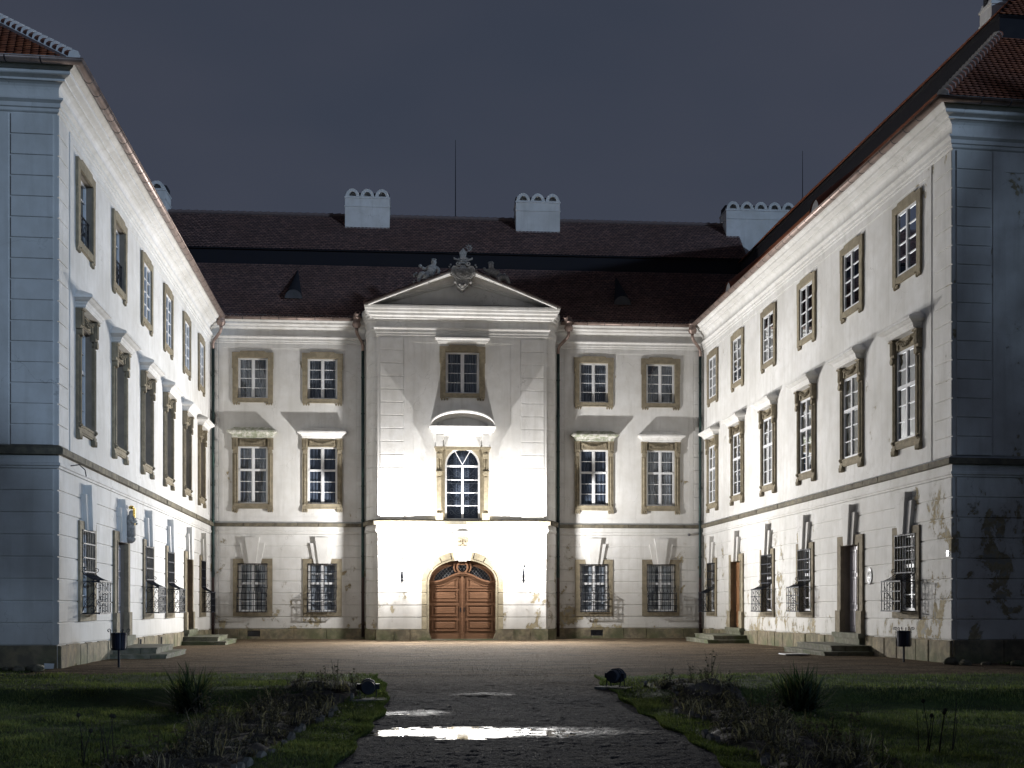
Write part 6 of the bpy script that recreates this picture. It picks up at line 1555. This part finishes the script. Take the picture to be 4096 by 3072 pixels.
# flower beds with withered plants
for (a, b, c, d) in BEDS:
    ys = np.linspace(c, d, 120); s = np.linspace(0, 1, 26); Yg, Sg = np.meshgrid(ys, s, indexing="ij"); w = .18 * np.sin(Yg * 1.7 + a); Xg = (a + w) * (1 - Sg) + (b + w * .3) * Sg
    edge = np.minimum(Sg, 1 - Sg); ed2 = np.minimum((Yg - c), (d - Yg)); Z = gz_np(Xg, Yg) - .03 + (.07 + .05 * fbm(Xg, Yg, 8, 5, 10)) * np.minimum(1, edge * 6) * np.minimum(1, ed2 * 3) + .03 * np.minimum(1, edge * 12)
    grid_mesh("flower_bed", Xg, Yg, Z, SOIL, kind="structure")
def strap_mesh(name, N, seed, hgt, spread, wid, droop, mat, n=6, start=.05):
    r_ = np.random.RandomState(seed); V = []; Fq = []; T = []
    for i in range(N):
        a = r_.uniform(0, 2 * pi); el = r_.uniform(.25, 1.5); L_ = hgt * r_.uniform(.6, 1.15); bx, by = r_.normal(0, start, 2); p = np.array((bx, by, 0.0)); d = np.array((cos(a) * cos(el) * spread, sin(a) * cos(el) * spread, sin(el))); d /= np.linalg.norm(d)
        sd = np.array((-sin(a), cos(a), 0)); w = wid * r_.uniform(.6, 1.3); b0 = len(V); tone = r_.rand(); curl = r_.normal(0, .12)
        for k in range(n):
            t_ = k / (n - 1); ww = w * (1 - t_ ** 1.6 * .95) * (.6 + .8 * min(1, t_ * 3)); V.append(p - sd * ww + np.array((0, 0, .2 * ww))); V.append(p + sd * ww)
            p = p + d * L_ / (n - 1); d = d + np.array((curl, curl * .5, -droop * (.3 + t_) * r_.uniform(.7, 1.3))); d /= np.linalg.norm(d)
            if p[2] < .01: p[2] = .01
        for k in range(n - 1): Fq.append((b0 + 2 * k, b0 + 2 * k + 1, b0 + 2 * k + 3, b0 + 2 * k + 2)); T.append(tone)
    return V, Fq, T
def yucca(x, y, seed, H, lab, N=290):
    r = empty("yucca_plant", (x, y, gz(x, y)), 0, label=lab, cat="plant", group="spiky yuccas on the lawn")
    V, Fq, T = strap_mesh("l", N, seed, H, 1.0, .017, .10, YUCCA, 6, .10); np_mesh("leaves", V, Fq, YUCCA, r, T)
    V, Fq, T = strap_mesh("l", 70, seed + 1, H * .75, 1.6, .018, .42, YUCCA, 6, .12); np_mesh("dry_leaves", V, Fq, WITHER, r, T)
    q = MB(); q.tube([(0, 0, -.1), (.02, .02, .12), (.04, 0, .25)], [.07, .06, .03], 7); q.build("stem", BARK, r)
yucca(-5.35, 19.6, 5, .80, "thinner spiky yucca on the left lawn behind the bed"); yucca(4.80, 19.7, 9, .78, "dense dark spiky yucca on the right lawn", 520)
WP = {}; USED = set()
def withered(i, x, y, sc, rz, side):
    names = ("drooping", "matted", "spiky", "tangled")
    bd = "left" if side < 0 else "right"; dist = ("very nearest", "near", "lower middle", "middle", "upper middle", "far", "farthest")[min(6, int((y - 12.0) / 1.66))]
    cx = x - ((-3.675 if side < 0 else 3.5)); pos_ = "in the centre" if abs(cx) < .22 else ("on the path side" if cx * side < 0 else "on the lawn side")
    def mk(q): return f"{names[q]} withered perennial {pos_} of the {dist} part of the {bd} bed"
    v = i % 4
    while mk(v) in USED and not all(mk(q) in USED for q in range(4)): v = (v + 1) % 4
    lab = mk(v); USED.add(lab)
    if v not in WP:
        r_ = np.random.RandomState(40 + v); V, Fq, T = strap_mesh("w", (110, 170, 90, 130)[v], 50 + v, (.52, .36, .58, .44)[v], 1.5, (.014, .020, .009, .013)[v], (.75, .95, .40, .85)[v], WITHER, 6, .16)
        me_o = np_mesh("withered_leaves", V, Fq, WITHER, None, T); q = MB()
        for k in range(9):
            a = r_.uniform(0, 2 * pi); h = r_.uniform(.25, .75) * (1.2 if v == 2 else .8); q.tube([(r_.normal(0, .12), r_.normal(0, .12), -.03), (.06 * cos(a), .06 * sin(a), h * .5), (.16 * cos(a), .16 * sin(a), h)], [.007, .005, .003], 4)
            for j_ in range(3):
                b = r_.uniform(0, 2 * pi); hh = h * r_.uniform(.5, 1); c0 = (.16 * cos(a) * hh / h, .16 * sin(a) * hh / h, hh); q.add([c0, (c0[0] + .035 * cos(b), c0[1] + .035 * sin(b), hh + .02), (c0[0] + .08 * cos(b + .2), c0[1] + .08 * sin(b + .2), hh - .02), (c0[0] + .035 * cos(b + .7), c0[1] + .035 * sin(b + .7), hh - .015)], [(0, 1, 2, 3)])
        so = q.build("stems", WITHER, None); WP[v] = (me_o.data, so.data); bpy.data.objects.remove(me_o); bpy.data.objects.remove(so)
    r = empty("withered_plant", (x, y, gz(x, y) + .02), rz, label=lab, cat="plant", group=f"{names[v]} withered perennials in the {'left' if side < 0 else 'right'} flower bed"); r.scale = (sc, sc, sc)
    for nm, dt in (("withered_leaves", WP[v][0]), ("stems", WP[v][1])): o = bpy.data.objects.new(nm, dt); link(o, r)
rnd = random.Random(12); i = 0
for (a, b, c, d), sd in zip(BEDS, (-1, 1)):
    y = 12.4
    while y < d - .3:
        for xx in (a + .30, (a + b) / 2, b - .30):
            withered(rnd.randrange(4), xx + rnd.uniform(-.14, .14) + .18 * sin(y * 1.7 + a) * .6, y + rnd.uniform(-.25, .25), rnd.uniform(.5, .80), rnd.uniform(0, 6.28), sd); i += 1
        y += .78
# edging stones
EM = []
for v in range(4):
    q = MB(); rr = random.Random(60 + v); n = 7; w, h, tk = rr.uniform(.07, .11), rr.uniform(.09, .14), .03
    top = [(-w, -.12)] + [(-w + 2 * w * k / n, h * (.55 + .45 * sin(pi * (k + .3) / (n + .6))) * rr.uniform(.85, 1.1)) for k in range(n + 1)] + [(w, -.12)]
    q.prism(top[::-1], -tk, tk); o = q.build("edging_stone", EDGEST); EM.append(o.data); bpy.data.objects.remove(o)
for sd, xe in ((-1, -2.95), (1, 2.80)):
    y = 12.6; rr = random.Random(70 + sd)
    while y < 23.2:
        if rr.random() > .45:
            x = xe + .18 * sin(y * 1.7 + (BEDS[0][0] if sd < 0 else BEDS[1][0])) * (.3 if sd < 0 else 1) + .02
            o = bpy.data.objects.new("edging_stone", EM[rr.randrange(4)]); o.location = (x + rr.uniform(-.02, .02), y, gz(x, y)); o.rotation_euler = (rr.uniform(-.15, .15), rr.uniform(-.12, .12), pi / 2 + rr.uniform(-.25, .25)); link(o)
            tag(o, f"small pale upright stone edging the {'near' if y < 16.2 else ('middle' if y < 19.8 else 'far')} part of the {'left' if sd < 0 else 'right'} bed", "edging stone", f"edging stones of the {'left' if sd < 0 else 'right'} flower bed")
        y += rr.uniform(.24, .34)
# tall dry stalks
for (x, y, h, sd) in ((5.15, 14.3, .62, 1), (-4.75, 13.6, .5, -1)):
    r = empty("dry_stalks", (x, y, gz(x, y)), 0, label=("group of tall bare stalks at the lower right corner of the garden" if sd > 0 else "tall dry seed heads at the left end of the left flower bed"), cat="plant"); q = MB(); rr = random.Random(int(h * 100))
    for k in range(8):
        a = rr.uniform(0, 6.28); hh = h * rr.uniform(.6, 1.1); bx, by = rr.uniform(-.25, .25), rr.uniform(-.15, .15); q.tube([(bx, by, -.02), (bx + .03 * cos(a), by + .03, hh * .5), (bx + .08 * cos(a), by + .05 * sin(a), hh)], [.008, .006, .004], 4)
        if k % 2: q.lathe([(.006, -.02), (.028, 0), (.02, .025), (.004, .035)], (bx + .08 * cos(a), by + .05 * sin(a)), 6, base=hh)
    q.build("stalks", WITHER, r)
# fallen leaves
def leaves(name, N, xf, zf, s0, s1):
    x, y = xf(N); z = zf(x, y) + .012; a = rs.uniform(0, 2 * pi, N); sc = rs.uniform(s0, s1, N); cu = rs.uniform(.1, .6, N); P = []
    for (lx, ly, lz) in ((-1, 0, .1), (0, -.5, 0), (1, 0, .35), (0, .5, 0)):
        P.append(np.stack([x + sc * (lx * np.cos(a) - ly * np.sin(a)), y + sc * (lx * np.sin(a) + ly * np.cos(a)), z + sc * lz * cu], -1))
    np_mesh(name, np.stack(P, 1).reshape(-1, 3), np.arange(4 * N).reshape(-1, 4), WITHER, None, rs.rand(N), kind="stuff")
def lf(N): y = rs.uniform(13, 44, N); return rs.uniform(-1, 1, N) * np.minimum(11, y * .45), y
leaves("fallen_leaves", 700, lf, lambda x, y: np.where(np.abs(x) < 2.6, pathz(x, y), gz_np(x, y) + lump(x, y) + .02 * (y < 25)), .02, .045)
# field stones at the wing corners
def rock(x, y, s, seed, label, mat=ROCK):
    rs_ = np.random.RandomState(seed); n = 12; m_ = 7; V = [];
    for i in range(m_):
        ph = pi * i / (m_ - 1)
        for k in range(n): th = 2 * pi * k / n; rr = s * (1 + .22 * sin(3 * th + seed) * sin(ph) + rs_.uniform(-.09, .09)); V.append((rr * sin(ph) * cos(th) * 1.25, rr * sin(ph) * sin(th) * .85, rr * cos(ph) * .62 + s * .3))
    Fq = [(i * n + k, i * n + (k + 1) % n, (i + 1) * n + (k + 1) % n, (i + 1) * n + k) for i in range(m_ - 1) for k in range(n)]
    o = np_mesh("field_stone", V, Fq, mat, smooth=False, label=label, cat="stone", group="field stones at the wing corners"); o.location = (x, y, gz(x, y)); o.rotation_euler = (0, 0, seed); return o
rock(-10.95, 27.0, .17, 1, "rounded field stone right below the left wing corner"); rock(-11.25, 26.8, .15, 2, "dark flat field stone in the grass left of the left corner"); rock(-11.55, 26.9, .12, 3, "smallest field stone left of the left wing corner")
rock(11.22, 30.0, .20, 4, "largest mossy field stone leaning at the right wing corner"); rock(11.40, 29.6, .15, 5, "pale round field stone in front of the right corner"); rock(11.95, 29.6, .10, 6, "small pointed field stone right of the right corner"); rock(12.6, 29.3, .16, 7, "flat field stone in the grass right of the right corner")
pp = empty("paper_sheet", (-10.72, 27.2, gz(-10.7, 27.2) + .04), .3, label="white sheet of card leaning at the foot of the left corner", cat="paper"); q = MB(); q.add([(-.10, 0, 0), (.10, .02, 0), (.12, .06, .12), (-.10, .05, .13)], [(0, 1, 2, 3)]); q.add([(-.10, -.004, 0), (.10, .016, 0), (.12, .056, .12), (-.10, .046, .13)], [(0, 1, 2, 3)]); q.build("sheet", ENW, pp)

# bare trees known by their branch shadows; unseen evergreens added to shade garden fronts
def tree(x, y, H, seed, label, lvl=6, rmin=.022):
    r = empty("bare_tree", (x, y, -.1), 0, label=label, cat="tree", group="bare park trees"); rr = random.Random(seed); tr = MB(); br = MB()
    def grow(p, d, L_, r0, lv):
        pts = [p]; rad = [r0]; dd = np.array(d)
        for i in range(3): dd = dd + np.array([rr.gauss(0, .15) for _ in range(3)]) + np.array((0, 0, .03)); dd /= np.linalg.norm(dd); pts.append(pts[-1] + dd * L_ / 3); rad.append(max(rmin, r0 * (1 - .15 * (i + 1))))
        (tr if lv == 0 else br).tube(pts, rad, 6 if lv < 2 else 3, False)
        if lv >= lvl: return
        for k in range(3 if lv < 4 else 2):
            i0 = rr.choice([1, 2, 3]); a = rr.uniform(0, 2 * pi); s_ = np.cross(dd, np.array((cos(a), sin(a), .3))); s_ /= np.linalg.norm(s_); nd = dd * .7 + s_ * rr.uniform(.45, .95); grow(pts[i0], nd / np.linalg.norm(nd), L_ * rr.uniform(.64, .82), rad[i0] * .62, lv + 1)
        grow(pts[3], dd, L_ * .75, rad[3] * .8, lv + 1)
    grow(np.array((0, 0, 0.0)), (0, 0, 1), H * .26, H * .02, 0)
    tr.build("trunk", BARK, r); br.build("crown", BARK, r)
def shade_conifer(x, y, H, R_, seed, label, N=9000):  # unseen evergreen added to keep light off the garden fronts
    r = empty("shade_evergreen", (x, y, -.1), 0, label=label, cat="tree", group="unseen evergreens added for shade"); rs_ = np.random.RandomState(seed)
    q = MB(); q.tube([(0, 0, 0), (0, 0, H * .5), (0, 0, H)], [.25, .15, .03], 7); q.build("trunk", BARK, r)
    z = .8 + (H - .8) * rs_.rand(N) ** 1.2; lay = np.floor(z / .7) * .7; rad = R_ * (1 - z / H) ** .8 * (.35 + .65 * rs_.rand(N) ** .5) * (1 + .15 * np.sin(lay * 7)); a = rs_.uniform(0, 2 * pi, N)
    c = np.stack([rad * np.cos(a), rad * np.sin(a), z - .12 * rad], -1); d1 = rs_.normal(0, 1, (N, 3)); d1 /= np.linalg.norm(d1, axis=1)[:, None]; d2 = rs_.normal(0, 1, (N, 3)); d2 /= np.linalg.norm(d2, axis=1)[:, None]
    V = np.stack([c - d1 * .14, c + d2 * .09, c + d1 * .16], 1).reshape(-1, 3); np_mesh("crown", V, np.arange(3 * N).reshape(-1, 3), YUCCA, r, rs_.rand(N))
tree(27.5, 20.0, 19, 2, "tall bare tree right of the garden whose branches shade the right garden front", 6, .03); tree(33.0, 16.0, 21, 5, "second bare park tree farther right, behind the first", 6, .03)
shade_conifer(24.6, 22.6, 7.5, 3.6, 3, "low dark evergreen added at the right edge of the garden for shade", 9000); shade_conifer(29.5, 18.5, 19, 5.0, 6, "tall thin-crowned evergreen added beyond the right edge of the garden for shade", 12000); shade_conifer(11.5, 9.4, 11.0, 4.8, 4, "dark evergreen added right beside the camera to shade the left front", 9000)
